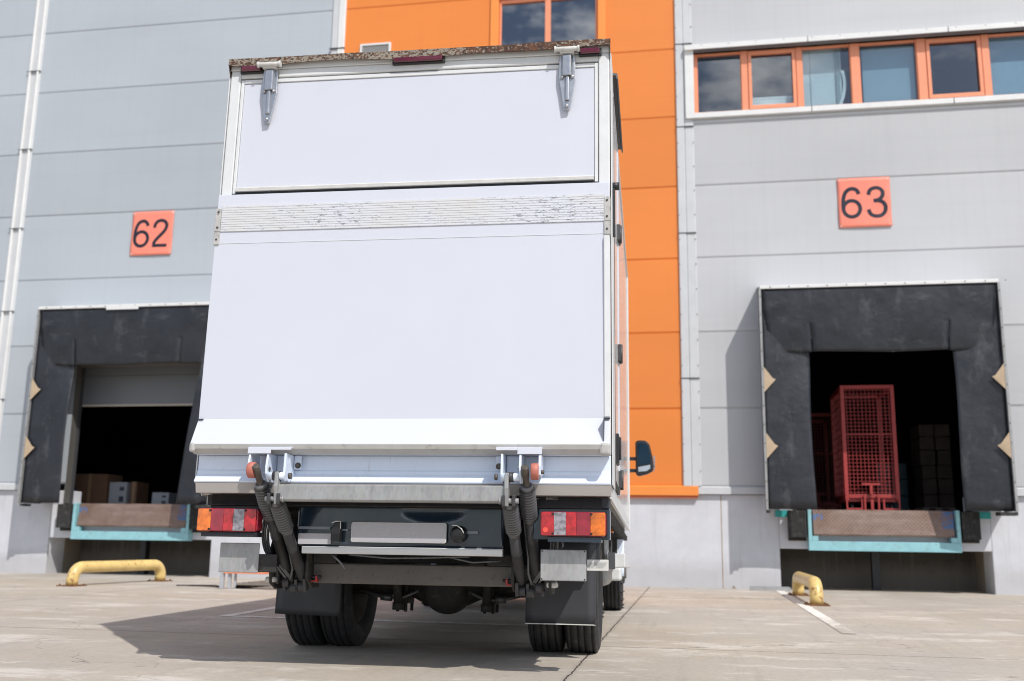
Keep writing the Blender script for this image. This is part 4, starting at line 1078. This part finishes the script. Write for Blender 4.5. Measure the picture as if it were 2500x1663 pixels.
for s, dx in ((-1, .012), (1, -.008)):
    ram(s, .690 + dx, (-.175, 1.018), (.41, .475), .10, (.10, .345))
    ram(s, .603 + dx * .3, (-.115, .865), (.40, .450), .0, (.0, .245))
    # swing arm from platform pivot to the inner ram
    g = MB(); x = s * (.592 + dx * .3)
    g.prism([(-.160, 1.005), (-.112, 1.005), (-.105, .93), (-.118, .845), (-.150, .84), (-.168, .93)], x - .010, x + .010)
    a = g.build('lift_arm', 'galv', TR, bevel=.003)
    g = MB(); xx = s * (.603 + dx * .3)
    g.prism([(-.165, .895), (-.115, .90), (-.095, .85), (-.12, .825), (-.160, .84)], xx - .034, xx - .017); g.prism([(-.165, .895), (-.115, .90), (-.095, .85), (-.12, .825), (-.160, .84)], xx + .017, xx + .034)
    g.build('clevis', 'cyl', a, bevel=.004)
    g = MB(); g.cyl((xx - .048, -.140, .868), (xx + .048, -.140, .868), .013, 14); g.cyl((xx + s * -.050, -.140, .868), (xx + s * -.040, -.140, .868), .018, 6); g.build('clevis_pin', 'galv', a)
# galvanised cross beam between the arms
MB().prism([(-.150, .938), (-.142, .942), (-.070, .942), (-.062, .934), (-.062, .866), (-.072, .858), (-.142, .858), (-.150, .866)], -.597, .590).build('cross_beam', 'galv', TR, bevel=.002)
# foot lugs, hoses and tie catches round the lower ram ends
for s in (-1, 1):
    g = MB()
    for x, y, z, h in ((.745, .36, .475, .06), (.715, .40, .43, .05), (.672, .40, .45, .06), (.640, .38, .425, .05), (.585, .36, .43, .05)):
        g.box(s * x - .009, s * x + .009, y - .03, y + .04, z - h / 2, z + h, rot=(R(18), 0, 0))
    for x, z in ((.70, .445), (.655, .418), (.61, .425)): g.cyl((s * (x - .018), .37, z), (s * (x + .018), .37, z), .026, 14)
    g.build('pivot_lug', 'cyl', TR, bevel=.004)
    g = MB()
    for o, w_ in ((0, .0), (.016, .02), (.03, .03)):
        pts = [Vector(p) for p in ((s * (.76 + o), .22, .80), (s * (.775 + o), .24, .70), (s * (.765 + o - w_ * .3), .27, .60), (s * (.735 - w_), .33, .52), (s * (.70 - w_), .36, .47))]
        c3 = []
        for i in range(len(pts) - 1):
            for k in range(5):
                t = k / 5; p0, p1, p2, p3 = pts[max(i - 1, 0)], pts[i], pts[i + 1], pts[min(i + 2, len(pts) - 1)]
                c3.append(.5 * ((2 * p1) + (p2 - p0) * t + (2 * p0 - 5 * p1 + 4 * p2 - p3) * t * t + (3 * p1 - p0 - 3 * p2 + p3) * t ** 3))
        c3.append(pts[-1]); g.tube(c3, .0075, 8)
    g.tube([(s * .635, .18, .82), (s * .645, .22, .70), (s * .652, .26, .60), (s * .648, .31, .52), (s * .665, .33, .46)], .007, 8)
    g.build('hydraulic_hose', 'rubber', TR)
    g = MB(); x = s * .55
    g.box(x - .028, x - .018, .355, .39, .455, .485); g.box(x + .018, x + .028, .355, .39, .455, .485); g.box(x - .028, x + .028, .36, .385, .452, .459)
    g.build('catch', 'redpart', TR)
    g = MB(); g.cyl((x - .045, .37, .478), (x + .045, .37, .478), .009, 10); g.build('catch_pin', 'black', TR)
    MB().box(min(s * .80, s * .745), max(s * .80, s * .745), .30, .40, .445, .475).build('lamp_socket', 'rail', TR, bevel=.01)
# lift main tube
MB().prism([(.40, .548), (.41, .556), (.53, .556), (.54, .546), (.54, .452), (.53, .444), (.41, .444), (.40, .452)], -.80, .78).build('lower_beam', 'lowbeam', TR, bevel=.003)
g = MB()
for s in (-1, 1):
    g.prism([(.30, .60), (.30, .47), (.38, .42), (.50, .42), (.56, .60), (.56, .84), (.40, .84)], s * .565 - .008, s * .565 + .008)
    g.prism([(.26, .60), (.30, .44), (.38, .41), (.50, .41), (.56, .60), (.56, .84), (.40, .84)], s * .765 - .008, s * .765 + .008)
    g.box(min(s * .42, s * .55), max(s * .42, s * .55), .36, .37, .555, .612)
g.each('lift_frame', 'chassis', TR, per=3, bevel=.003)
# --- black rear crossmember, number panel
g = MB(); g.box(-1.03, 1.085, .05, .28, .845, .903); g.box(-.54, .53, .19, .26, .60, .85)
g.build('rear_crossmember', 'black', TR, bevel=.004)
def pan(u, v):
    x = -.581 + u * 1.115; z = .859 - v * .216
    d = max(0, 1 - ((x - .18) ** 2 / .03 + (z - .64) ** 2 / .002))
    return (x, .160 + .012 * d + .003 * math.sin(x * 6) + .012 * max(0, 1 - ((x - .16) ** 2 / .03 + (z - .83) ** 2 / .003)), z)
np_ = MB().grid(pan, 60, 16).build('number_panel', 'blue_panel', TR, solid=.005)
MB().prism([(.153, .640), (.147, .634), (.149, .606), (.155, .602), (.185, .602), (.185, .640)], -.546, .530).build('lower_strip', 'cream', np_)
def rrect(x0, x1, z0, z1, r, n=5):
    P = []
    for cx, cz, a0 in ((x1 - r, z1 - r, 0), (x0 + r, z1 - r, 90), (x0 + r, z0 + r, 180), (x1 - r, z0 + r, 270)):
        for k in range(n + 1): a = R(a0 + 90 * k / n); P.append((cx + r * math.cos(a), cz + r * math.sin(a)))
    return P
num = MB().prism(rrect(-.280, .238, .661, .770, .012), .139, .151, 'y').build('number_plate', 'black_plastic', TR)
MB().prism(rrect(-.277, .235, .664, .767, .011), .1375, .1388, 'y').build('plate_rim', 'flashing', num)
MB().prism(rrect(-.274, .232, .667, .764, .010), .1360, .1374, 'y').build('plate_face', 'plate', num)
MB().prism(rrect(-.568, -.388, .651, .706, .004), .143, .154, 'y').build('small_plate', 'plate', np_)
g = MB(); g.box(-.573, -.395, .145, .1535, .728, .742); g.box(-.330, -.295, .141, .1535, .722, .731); g.box(.345, .402, .145, .1535, .715, .728)
g.each('grey_strip', paint('grey_strip', (.20, .23, .27), .4), np_)  # thin grey strips set on the panel face
for x, z, k in ((-.352, .716, 0), (.300, .712, 1)):
    g = MB()
    if k == 0: g.prism([(x - .026, z - .048), (x + .024, z - .052), (x + .026, z + .052), (x - .004, z + .048), (x - .024, z + .02)], .100, .1535, 'y')
    else: g.lathe((x, .1535, z), (x, .100, z), [(0, .044), (.02, .044), (.045, .036), (.0535, .02)], 24)
    q = g.build('plate_lamp', 'black_plastic', TR, bevel=.006)
    g = MB()
    if k == 0: g.tube([(x - .022, .099, z + .044), (x, .097, z + .053), (x + .026, .097, z + .053), (x + .027, .099, z + .015)], .0022, 6)
    else: g.tube([(x - .028, .099, z + .044), (x, .097, z + .042), (x + .022, .098, z + .026), (x + .034, .101, z + .004)], .0030, 6)
    g.build('bright_trim', 'flashing', q)
g = MB(); g.tube([(-.40, .20, .60), (-.36, .18, .575), (-.33, .19, .545), (-.315, .2, .52)], .006, 6); g.tube([(-.3, .2, .60), (-.1, .25, .585), (.1, .25, .59), (.35, .2, .60)], .006, 6)
g.tube([(.2, .3, .60), (.35, .3, .57), (.5, .3, .58)], .006, 6)
g.build('wiring', 'rubber', TR)
# --- tail lamps
def lamp(s):
    # segments outward from the inner end: (width share, material)
    x_in, x_out = (.742, 1.074); z0, z1 = (.705, .826)
    g = MB(); g.prism(rrect(min(s * x_in, s * x_out), max(s * x_in, s * x_out), z0, z1, .018), -.002, .07, 'y')
    root = g.build('tail_lamp', 'red_dark', TR, bevel=.004)
    names = (('red_lens', 'red'), ('clear_lens', 'clear'), ('red_lens', 'red'), ('dark_red_lens', 'red_dark'), ('amber_lens', 'amber'))
    cuts = [x_in + .006, .812, .872, .925, .995, x_out - .005]
    for (nm, m), a, b in zip(names, cuts[:-1], cuts[1:]):
        g = MB(); xa, xb = min(s * (a + .0002), s * (b - .0002)), max(s * (a + .0002), s * (b - .0002))
        g.prism(rrect(xa, xb, z0 + .004, z1 - .004, .003), -.016, -.0025, 'y')
        g.build(nm, m, root, bevel=.002)
    g = MB()
    for x in (.806, 1.0):
        for z in (z0 + .012, z1 - .012): g.cyl((s * x, -.020, z), (s * x, -.014, z), .006, 10)
    g.each('lens_screw', 'seal', root)
    g = MB(); a, b = s * .70, s * 1.09
    g.box(min(a, b), max(a, b), .071, .085, .69, .845) if s > 0 else g.box(-1.04, -.755, .071, .085, .69, .845)
    if s > 0: g.box(.78, 1.05, .0, .071, .676, .702); g.box(1.076, 1.092, -.004, .0705, .69, .838)
    else: g.box(-1.05, -.74, .0, .071, .680, .703)
    g.build('lamp_bracket', 'black' if s < 0 else 'blue_panel', root, bevel=.003)
    return root
lamp(-1); lamp(1)
# bright red disc painted for the glow of the lit tail light on the right lamp's red lens
MB().cyl((.770, -.0175, .735), (.770, -.0158, .735), .012, 20).build('glow_spot', paint('glow_spot_red', (.9, .10, .06), .3), TR)
g = MB(); g.tube([(.845, .08, .69), (.850, .09, .66), (.838, .10, .635)], .005, 6); g.build('lamp_cable', 'rubber', TR)
# --- underride plates
g = MB(); g.box(-.972, -.755, .078, .090, .497, .650); p = g.build('underride_plate', 'galv2', TR, bevel=.004)
p['label'] = 'galvanised end plate of the left underride guard'
MB().box(-.77, -.660, .092, .105, .500, .594).build('plate_mount', 'chassis', p, bevel=.01)
MB().box(-.96, -.72, .1055, .30, .53, .59).build('plate_arm', 'black', p)
g = MB(); g.box(.737, .969, .078, .090, .486, .640); p = g.build('underride_plate', 'galv2', TR, bevel=.004)
p['label'] = 'galvanised end plate of the right underride guard'
g = MB()
for x in (.745, .961):
    for z in (.494, .632): g.cyl((x, .076, z), (x, .079, z), .004, 8)
g.each('hole', 'seal', p)
MB().box(.75, .95, .092, .30, .52, .60).build('plate_arm', 'black', p)
stp = MB().box(.970, 1.076, .090, .22, .538, .594).build('step', 'rail', TR, bevel=.003)
g = MB()
for cx, sg in ((1.000, 1), (1.047, 1)):
    for k in range(5): g.box(cx - .020 + k * .008 - .0012, cx - .020 + k * .008 + .0012, .0875, .0905, .548, .584, rot=(0, R(40), 0))
g.build('tread_bar', 'galv2', stp)
# --- chassis, axle, springs
g = MB()
for s in (-1, 1): g.box(s * .36 - .03, s * .36 + .03, .25, 5.6, .66, .84)
for y in (.5, 1.9, 3.0, 4.2): g.box(-.33, .33, y, y + .06, .70, .80)
ch = g.build('chassis_frame', 'chassis', TR)
g = MB(); g.box(-.78, .78, .58, .62, .56, .84); g.build('rear_shield', 'black', ch)
AY = 1.42; AZ = gz(AY) + .372
g = MB(); c0 = Vector((0, AY, AZ))
g.lathe((-.86, AY, AZ), (.86, AY, AZ), [(0, .05), (.5, .052), (.62, .058), (.70, .095), (.76, .118), (.80, .125), (.92, .125), (.96, .118), (1.02, .095), (1.10, .058), (1.22, .052), (1.72, .05)], 28)
g.lathe((0, AY - .17, AZ), (0, AY + .14, AZ), [(0, .03), (.01, .085), (.04, .13), (.09, .155), (.16, .165), (.22, .155), (.31, .07)], 28)
ax = g.build('rear_axle', 'chassis', TR)
g = MB()
for s in (-1, 1):
    x = s * .36
    for k in range(5): g.prism([(AY - .62 + k * .06, AZ + .16 - k * .014 + .03), (AY, AZ + .075 - k * .014 + .0), (AY + .62 - k * .06, AZ + .16 - k * .014 + .03), (AY + .62 - k * .06, AZ + .172 - k * .014 + .03), (AY, AZ + .087 - k * .014), (AY - .62 + k * .06, AZ + .172 - k * .014 + .03)], x - .035, x + .035)
g.each('leaf_spring', 'chassis', ax, per=5)
g = MB()
for s in (-1, 1):
    x = s * .28
    g.box(x - .035, x + .035, AY - .11, AY + .11, AZ - .10, AZ - .065); g.box(x - .03, x + .03, AY - .10, AY + .10, AZ + .10, AZ + .13); g.box(x - .03, x + .03, AY - .03, AY + .03, AZ - .09, AZ + .12)
    for dx in (-.026, .026):
        for dy in (-.085, .085): g.cyl((x + dx, AY + dy, AZ - .15), (x + dx, AY + dy, AZ + .18), .011, 8)
g.each('spring_clamp', 'chassis', ax)
g = MB()
for s in (-1, 1): x = s * .28; g.cyl((x, AY - .18, AZ - .11), (x + s * .02, AY - .22, AZ + .22), .028, 14); g.cyl((x, AY - .18, AZ - .135), (x, AY - .18, AZ - .09), .036, 14)
g.each('damper', 'chassis', ax, per=2)
g = MB()
for s in (-1, 1): g.tube([(s * .55, AY - .1, AZ - .02), (s * .42, AY - .14, AZ - .055), (s * .28, AY - .15, AZ - .07), (s * .16, AY - .14, AZ - .02)], .010, 8); g.cyl((s * .40, AY - .145, AZ - .06), (s * .33, AY - .15, AZ - .065), .022, 12)
g.each('brake_line', 'rubber', ax, per=2)
g = MB(); g.cyl((-.15, 2.4, .55), (-.15, 3.6, .56), .11, 24); g.tube([(-.15, 2.4, .55), (-.18, 2.1, .60), (-.20, 1.7, .66), (-.24, 1.1, .66), (-.40, .75, .62)], .03, 12)
g.build('exhaust', 'rim', TR)
g = MB(); g.box(.50, .98, 2.45, 3.3, .42, .82); g.build('fuel_tank', 'galv2', TR, bevel=.05, seg=3)
g = MB(); g.box(-.98, -.50, 2.2, 3.2, .45, .82); g.build('battery_box', 'black', TR, bevel=.02)
g = MB(); g.prism([(1.0, .655), (1.105, .66), (1.105, .56), (1.0, .555)], 2.4, 4.1, 'y'); g2 = g.build('side_guard', 'cream', TR, bevel=.006)
MB().box(.985, 1.035, 2.37, 2.40, .545, .665).build('guard_end', 'rubber', g2)
g = MB()
for y in (2.6, 3.9): g.box(.95, 1.0, y, y + .05, .56, .84)
g.each('guard_post', 'chassis', g2)
g = MB(); g.box(.99, 1.04, 1.9, 1.96, .79, .85); g.build('side_marker', 'amber', TR, bevel=.004)
# --- wheels
def tyre_profile(Rr, w):
    h = w / 2; P = [(-h * .62, Rr * .60), (-h * .86, Rr * .66), (-h, Rr * .80), (-h * .95, Rr * .92), (-h * .82, Rr * .975)]
    tread = [(-.80, 0), (-.66, 0), (-.64, -.009), (-.58, -.009), (-.56, .002), (-.24, .004), (-.22, -.008), (-.15, -.008), (-.13, .004), (.13, .004), (.15, -.008), (.22, -.008), (.24, .004), (.56, .002), (.58, -.009), (.64, -.009), (.66, 0), (.80, 0)]
    P += [(h * a, Rr - .002 + b) for a, b in tread]
    P += [(h * .82, Rr * .975), (h * .95, Rr * .92), (h, Rr * .80), (h * .86, Rr * .66), (h * .62, Rr * .60)]
    return P
def wheel(x, y, Rr=.372, w=.205, out=1, nuts=False, lugs=False):
    """wheel with the disc; tyre as sub-part. out=+1: dish faces +x"""
    z = gz(y) + Rr - .004
    g = MB(); h = w / 2
    g.lathe((x - h, y, z), (x + h, y, z), [(.0 + h * .38, Rr * .60), (h * .42, Rr * .58), (h * .6, Rr * .55), (h * 1.4, Rr * .55), (h * 1.62, Rr * .60)], 40, cap=False)
    fx = x + out * h * (.35)
    g.lathe((fx, y, z), (fx + out * .03, y, z), [(0, Rr * .55), (.004, Rr * .40), (.028, Rr * .33), (.03, .05)], 32)
    if nuts:
        for k in range(6):
            a = 2 * math.pi * k / 6; p = Vector((fx + out * .01, y + .10 * math.cos(a), z + .10 * math.sin(a))); g.cyl(p, p + Vector((out * .05, 0, 0)), .014, 6)
        g.lathe((fx, y, z), (fx + out * .10, y, z), [(0, .07), (.06, .065), (.10, .05)], 20)
    r = g.build('wheel', 'rim', TR)
    g = MB(); P = tyre_profile(Rr, w)
    g.lathe((x - h, y, z), (x + h, y, z), [(a + h, b) for a, b in P], 72, cap=False)
    g.build('tyre', 'tyre', r)
    if lugs:
        g = MB()
        for k in range(22):
            a = 2 * math.pi * k / 22; p = Vector((x + out * h * .9, y + .34 * math.cos(a), z + .34 * math.sin(a))); g.cyl(p, p + Vector((out * .022, 0, 0)), .008, 8, .004)
        g.build('tread_lug', 'tyre', r)
    return r
for s in (-1, 1):
    wheel(s * .872, AY, out=-s, w=.208); wheel(s * .650, AY, out=s, w=.208)
for s in (-1, 1): wheel(s * .915, 5.25, out=s, w=.19, Rr=.365, nuts=True, lugs=True)
g = MB(); g.cyl((-.8, 5.25, gz(5.25) + .36), (.8, 5.25, gz(5.25) + .36), .045, 14); g.box(-.5, .5, 5.1, 5.4, .45, .60); g.build('front_axle', 'chassis', TR)
# --- mud flaps
f1 = MB().grid(lambda u, v: (-.978 + u * .405, .98 + .006 * math.sin(u * 3) - .01 * v, .47 - v * .222 - .008 * u), 8, 6).build('mud_flap', 'flap', TR, solid=.009)
f1['label'] = 'shorter mud flap behind the left twin tyres'
f2 = MB().grid(lambda u, v: (.556 + u * .412, .98 + .008 * math.sin(u * 4) - .012 * v, .72 - v * .490), 8, 8).build('mud_flap', 'flap', TR, solid=.009)
f2['label'] = 'longer mud flap behind the right twin tyres'
MB().box(.557, .967, .958, .980, .226, .2315).build('flap_edge', 'rail', f2)
g = MB()
for s in (-1, 1): g.box(min(s * .54, s * .99), max(s * .54, s * .99), .985, 1.02, .44 if s < 0 else .70, .48 if s < 0 else .735); g.box(s * .58 - .02, s * .58 + .02, .99, 1.02, .47, .80)
g.each('flap_holder', 'chassis', TR, per=2)
# mudguards over the rear wheels
for s in (-1, 1):
    def mg(u, v, s=s):
        a = R(25 + u * 130); return (s * (.545 + v * .44), AY - .43 * math.cos(a), AZ + .43 * math.sin(a))
    MB().grid(mg, 16, 2).build('mudguard', 'black_plastic', TR, solid=.008)
    def fm(u, v, s=s):
        a = R(-5 + u * 110); return (s * (.80 + v * .235), 5.25 - .43 * math.cos(a), gz(5.25) + .37 + .43 * math.sin(a))
    MB().grid(fm, 16, 3).build('front_mudguard', 'sill_white', TR, solid=.02)
# deflector panels behind the front wheel (pale, seen edge-on on the right)
g = MB()
for s in (-1, 1):
    a, b = s * .985, s * 1.045
    g.prism([(min(a, b), .86), (max(a, b), .86), (max(a, b), .80), ((a + b) / 2 + s * .022, .72), ((a + b) / 2, .655), (min(a, b), .74)], 4.25, 4.30, 'y')
g.build('cab_skirt', 'sill_white', TR, bevel=.008)
g = MB(); g.box(.90, 1.02, 4.35, 4.75, .44, .56); g.build('cab_step', 'cream', TR, bevel=.02)
# --- cab (hidden by the box except for the mirror)
cy0, cy1 = 4.80, 6.55
g = MB()
g.prism([(cy0, .62), (cy0, 2.30), (cy0 + .12, 2.42), (cy0 + .85, 2.42), (cy0 + 1.15, 2.28), (cy1 - .08, 1.45), (cy1, 1.30), (cy1 + .03, .62)], -1.0, 1.0)
cab = g.build('cab', 'white', TR, bevel=.05, seg=3)
MB().prism([(cy0 + 1.17, 2.24), (cy0 + 1.19, 2.25), (cy1 - .055, 1.48), (cy1 - .075, 1.47)], -.90, .90).build('windscreen', 'glass_dark', cab)
for s in (-1, 1):
    MB().prism([(cy0 + .30, 1.42), (cy0 + .30, 2.12), (cy0 + .95, 2.12), (cy0 + 1.35, 1.55), (cy0 + 1.35, 1.42)], s * 1.0 - .004, s * 1.0 + .004).build('side_window', 'glass_dark', cab)
    g = MB(); g.box(s * 1.0 - .012, s * 1.0 + .012, cy0 + .36, cy0 + .48, 1.28, 1.31); g.build('cab_handle', 'black_plastic', cab)
    g = MB(); g.prism(rrect(min(s * .62, s * .93), max(s * .62, s * .93), .72, .92, .03), cy1 + .02, cy1 + .06, 'y'); g.build('headlight', 'clear', cab)
MB().box(-1.0, 1.0, cy1 - .12, cy1 + .10, .38, .62).build('bumper', 'black_plastic', cab, bevel=.03)
MB().box(-.70, .70, cy1 + .0, cy1 + .04, .95, 1.22).build('grille', 'black_plastic', cab, bevel=.01)
def mirror(s):
    y = 5.15
    P = [(1.152, 1.49), (1.150, 1.80), (1.163, 1.822), (1.20, 1.828), (1.255, 1.822), (1.292, 1.79), (1.322, 1.66), (1.330, 1.56), (1.322, 1.515), (1.27, 1.487), (1.20, 1.468), (1.168, 1.47)]
    P = [(s * a, b) for a, b in P]
    g = MB(); g.prism(P, y, y + .09, 'y'); r = g.build('door_mirror', 'black_plastic', TR, bevel=.015, seg=3)
    cx, cz = s * 1.235, 1.655
    Q = [(cx + (a - cx) * .72, cz + (b - cz) * .80) for a, b in P]
    up = [q for q in Q if q[1] > 1.56]
    up = [(s * 1.176, 1.568)] + [(cx + (a - cx) * .72, cz + (b - cz) * .82) for a, b in P[1:7]] + [(s * 1.300, 1.592)]
    MB().prism(up, y - .004, y + .002, 'y').build('mirror_glass', 'mirror_glass', r)
    lo = [(s * 1.180, 1.506), (s * 1.177, 1.553), (s * 1.298, 1.577), (s * 1.298, 1.54), (s * 1.262, 1.514)]
    MB().prism(lo, y - .004, y + .002, 'y').build('wide_angle_glass', paint('mirror_white_reflection', (.55, .57, .60), .1, metal=.6), r)  # white reflection put into the colour of the lower glass
    g = MB()
    for z in (1.64, 1.52): g.box(min(s * .98, s * 1.16), max(s * .98, s * 1.16), y + .02, y + .05, z - .017, z + .017)
    g.build('mirror_arm', 'black_plastic', r)
    MB().prism([(s * 1.325, 1.50), (s * 1.345, 1.54), (s * 1.348, 1.66), (s * 1.328, 1.68), (s * 1.330, 1.56)], y + .03, y + .09, 'y').build('indicator_lens', 'clear', r, bevel=.004)
mirror(1); mirror(-1)

# ------------------------------------------------------------------ camera
cam = bpy.data.cameras.new('camera'); co = bpy.data.objects.new('camera', cam); COL.objects.link(co); scene.camera = co
cam.sensor_width = 36; cam.lens = 2446.632 / 2500 * 36; cam.clip_end = 1000; cam.clip_start = .05
yaw, pitch, roll = .17763608, .19381020, .01383153
Fv = Vector((-math.sin(yaw) * math.cos(pitch), math.cos(yaw) * math.cos(pitch), math.sin(pitch)))
Rv = Vector((math.cos(yaw), math.sin(yaw), 0)); Uv = Rv.cross(Fv)
Rr = Rv * math.cos(roll) + Uv * math.sin(roll); Ur = -Rv * math.sin(roll) + Uv * math.cos(roll)
m = Matrix((Rr, Ur, -Fv)).transposed().to_4x4(); m.translation = (0, 0, .69434); co.matrix_world = m
cam.dof.use_dof = True; cam.dof.focus_distance = 5.3; cam.dof.aperture_fstop = 2.1; cam.dof.aperture_blades = 9

# ------------------------------------------------------------------ light
to_sun = Vector((.555, -.652, 1.0)).normalized()
sun = bpy.data.lights.new('sun', 'SUN'); so = bpy.data.objects.new('sun', sun); COL.objects.link(so)
sun.energy = 3.35; sun.angle = R(.53); sun.color = (1.0, .965, .91)
so.rotation_euler = to_sun.to_track_quat('Z', 'Y').to_euler(); so.location = (10, -12, 20)
CLOUD_OFFSET = (2.6, 0, 2.7)
wd = bpy.data.worlds.new('World'); scene.world = wd; wd.use_nodes = True; nt = wd.node_tree
bg = nt.nodes['Background']; sky = nt.nodes.new('ShaderNodeTexSky'); sky.sky_type = 'NISHITA'; sky.sun_disc = False
sky.sun_elevation = math.asin(to_sun.z); sky.sun_rotation = math.atan2(to_sun.x, to_sun.y)
sky.air_density = 1.0; sky.dust_density = 1.2; sky.ozone_density = 2.2
tc = nt.nodes.new('ShaderNodeTexCoord'); mp = nt.nodes.new('ShaderNodeMapping'); mp.inputs['Scale'].default_value = (1.5, 1.5, 3.4); mp.inputs['Location'].default_value = CLOUD_OFFSET
nt.links.new(tc.outputs['Generated'], mp.inputs['Vector'])
cn = noise(nt, 4.2, 10, .60, vec=mp.outputs['Vector'])
cf = ramp(nt, cn, [(.49, 0.), (.62, .8)])
cl = mix(nt, ramp(nt, noise(nt, 3.1, 6, .6, vec=mp.outputs['Vector']), [(.3, 0.), (.7, 1.)]), (7.5, 8.0, 8.8), (25., 25.2, 25.6))
nt.links.new(mix(nt, cf, sky.outputs['Color'], cl), bg.inputs['Color']); bg.inputs['Strength'].default_value = .10

vs = scene.view_settings; vs.view_transform = 'Standard'; vs.look = 'None'; vs.exposure = .12; vs.gamma = 1
scene.cycles.filter_width = 1.05; scene.cycles.max_bounces = 8; scene.cycles.transparent_max_bounces = 12
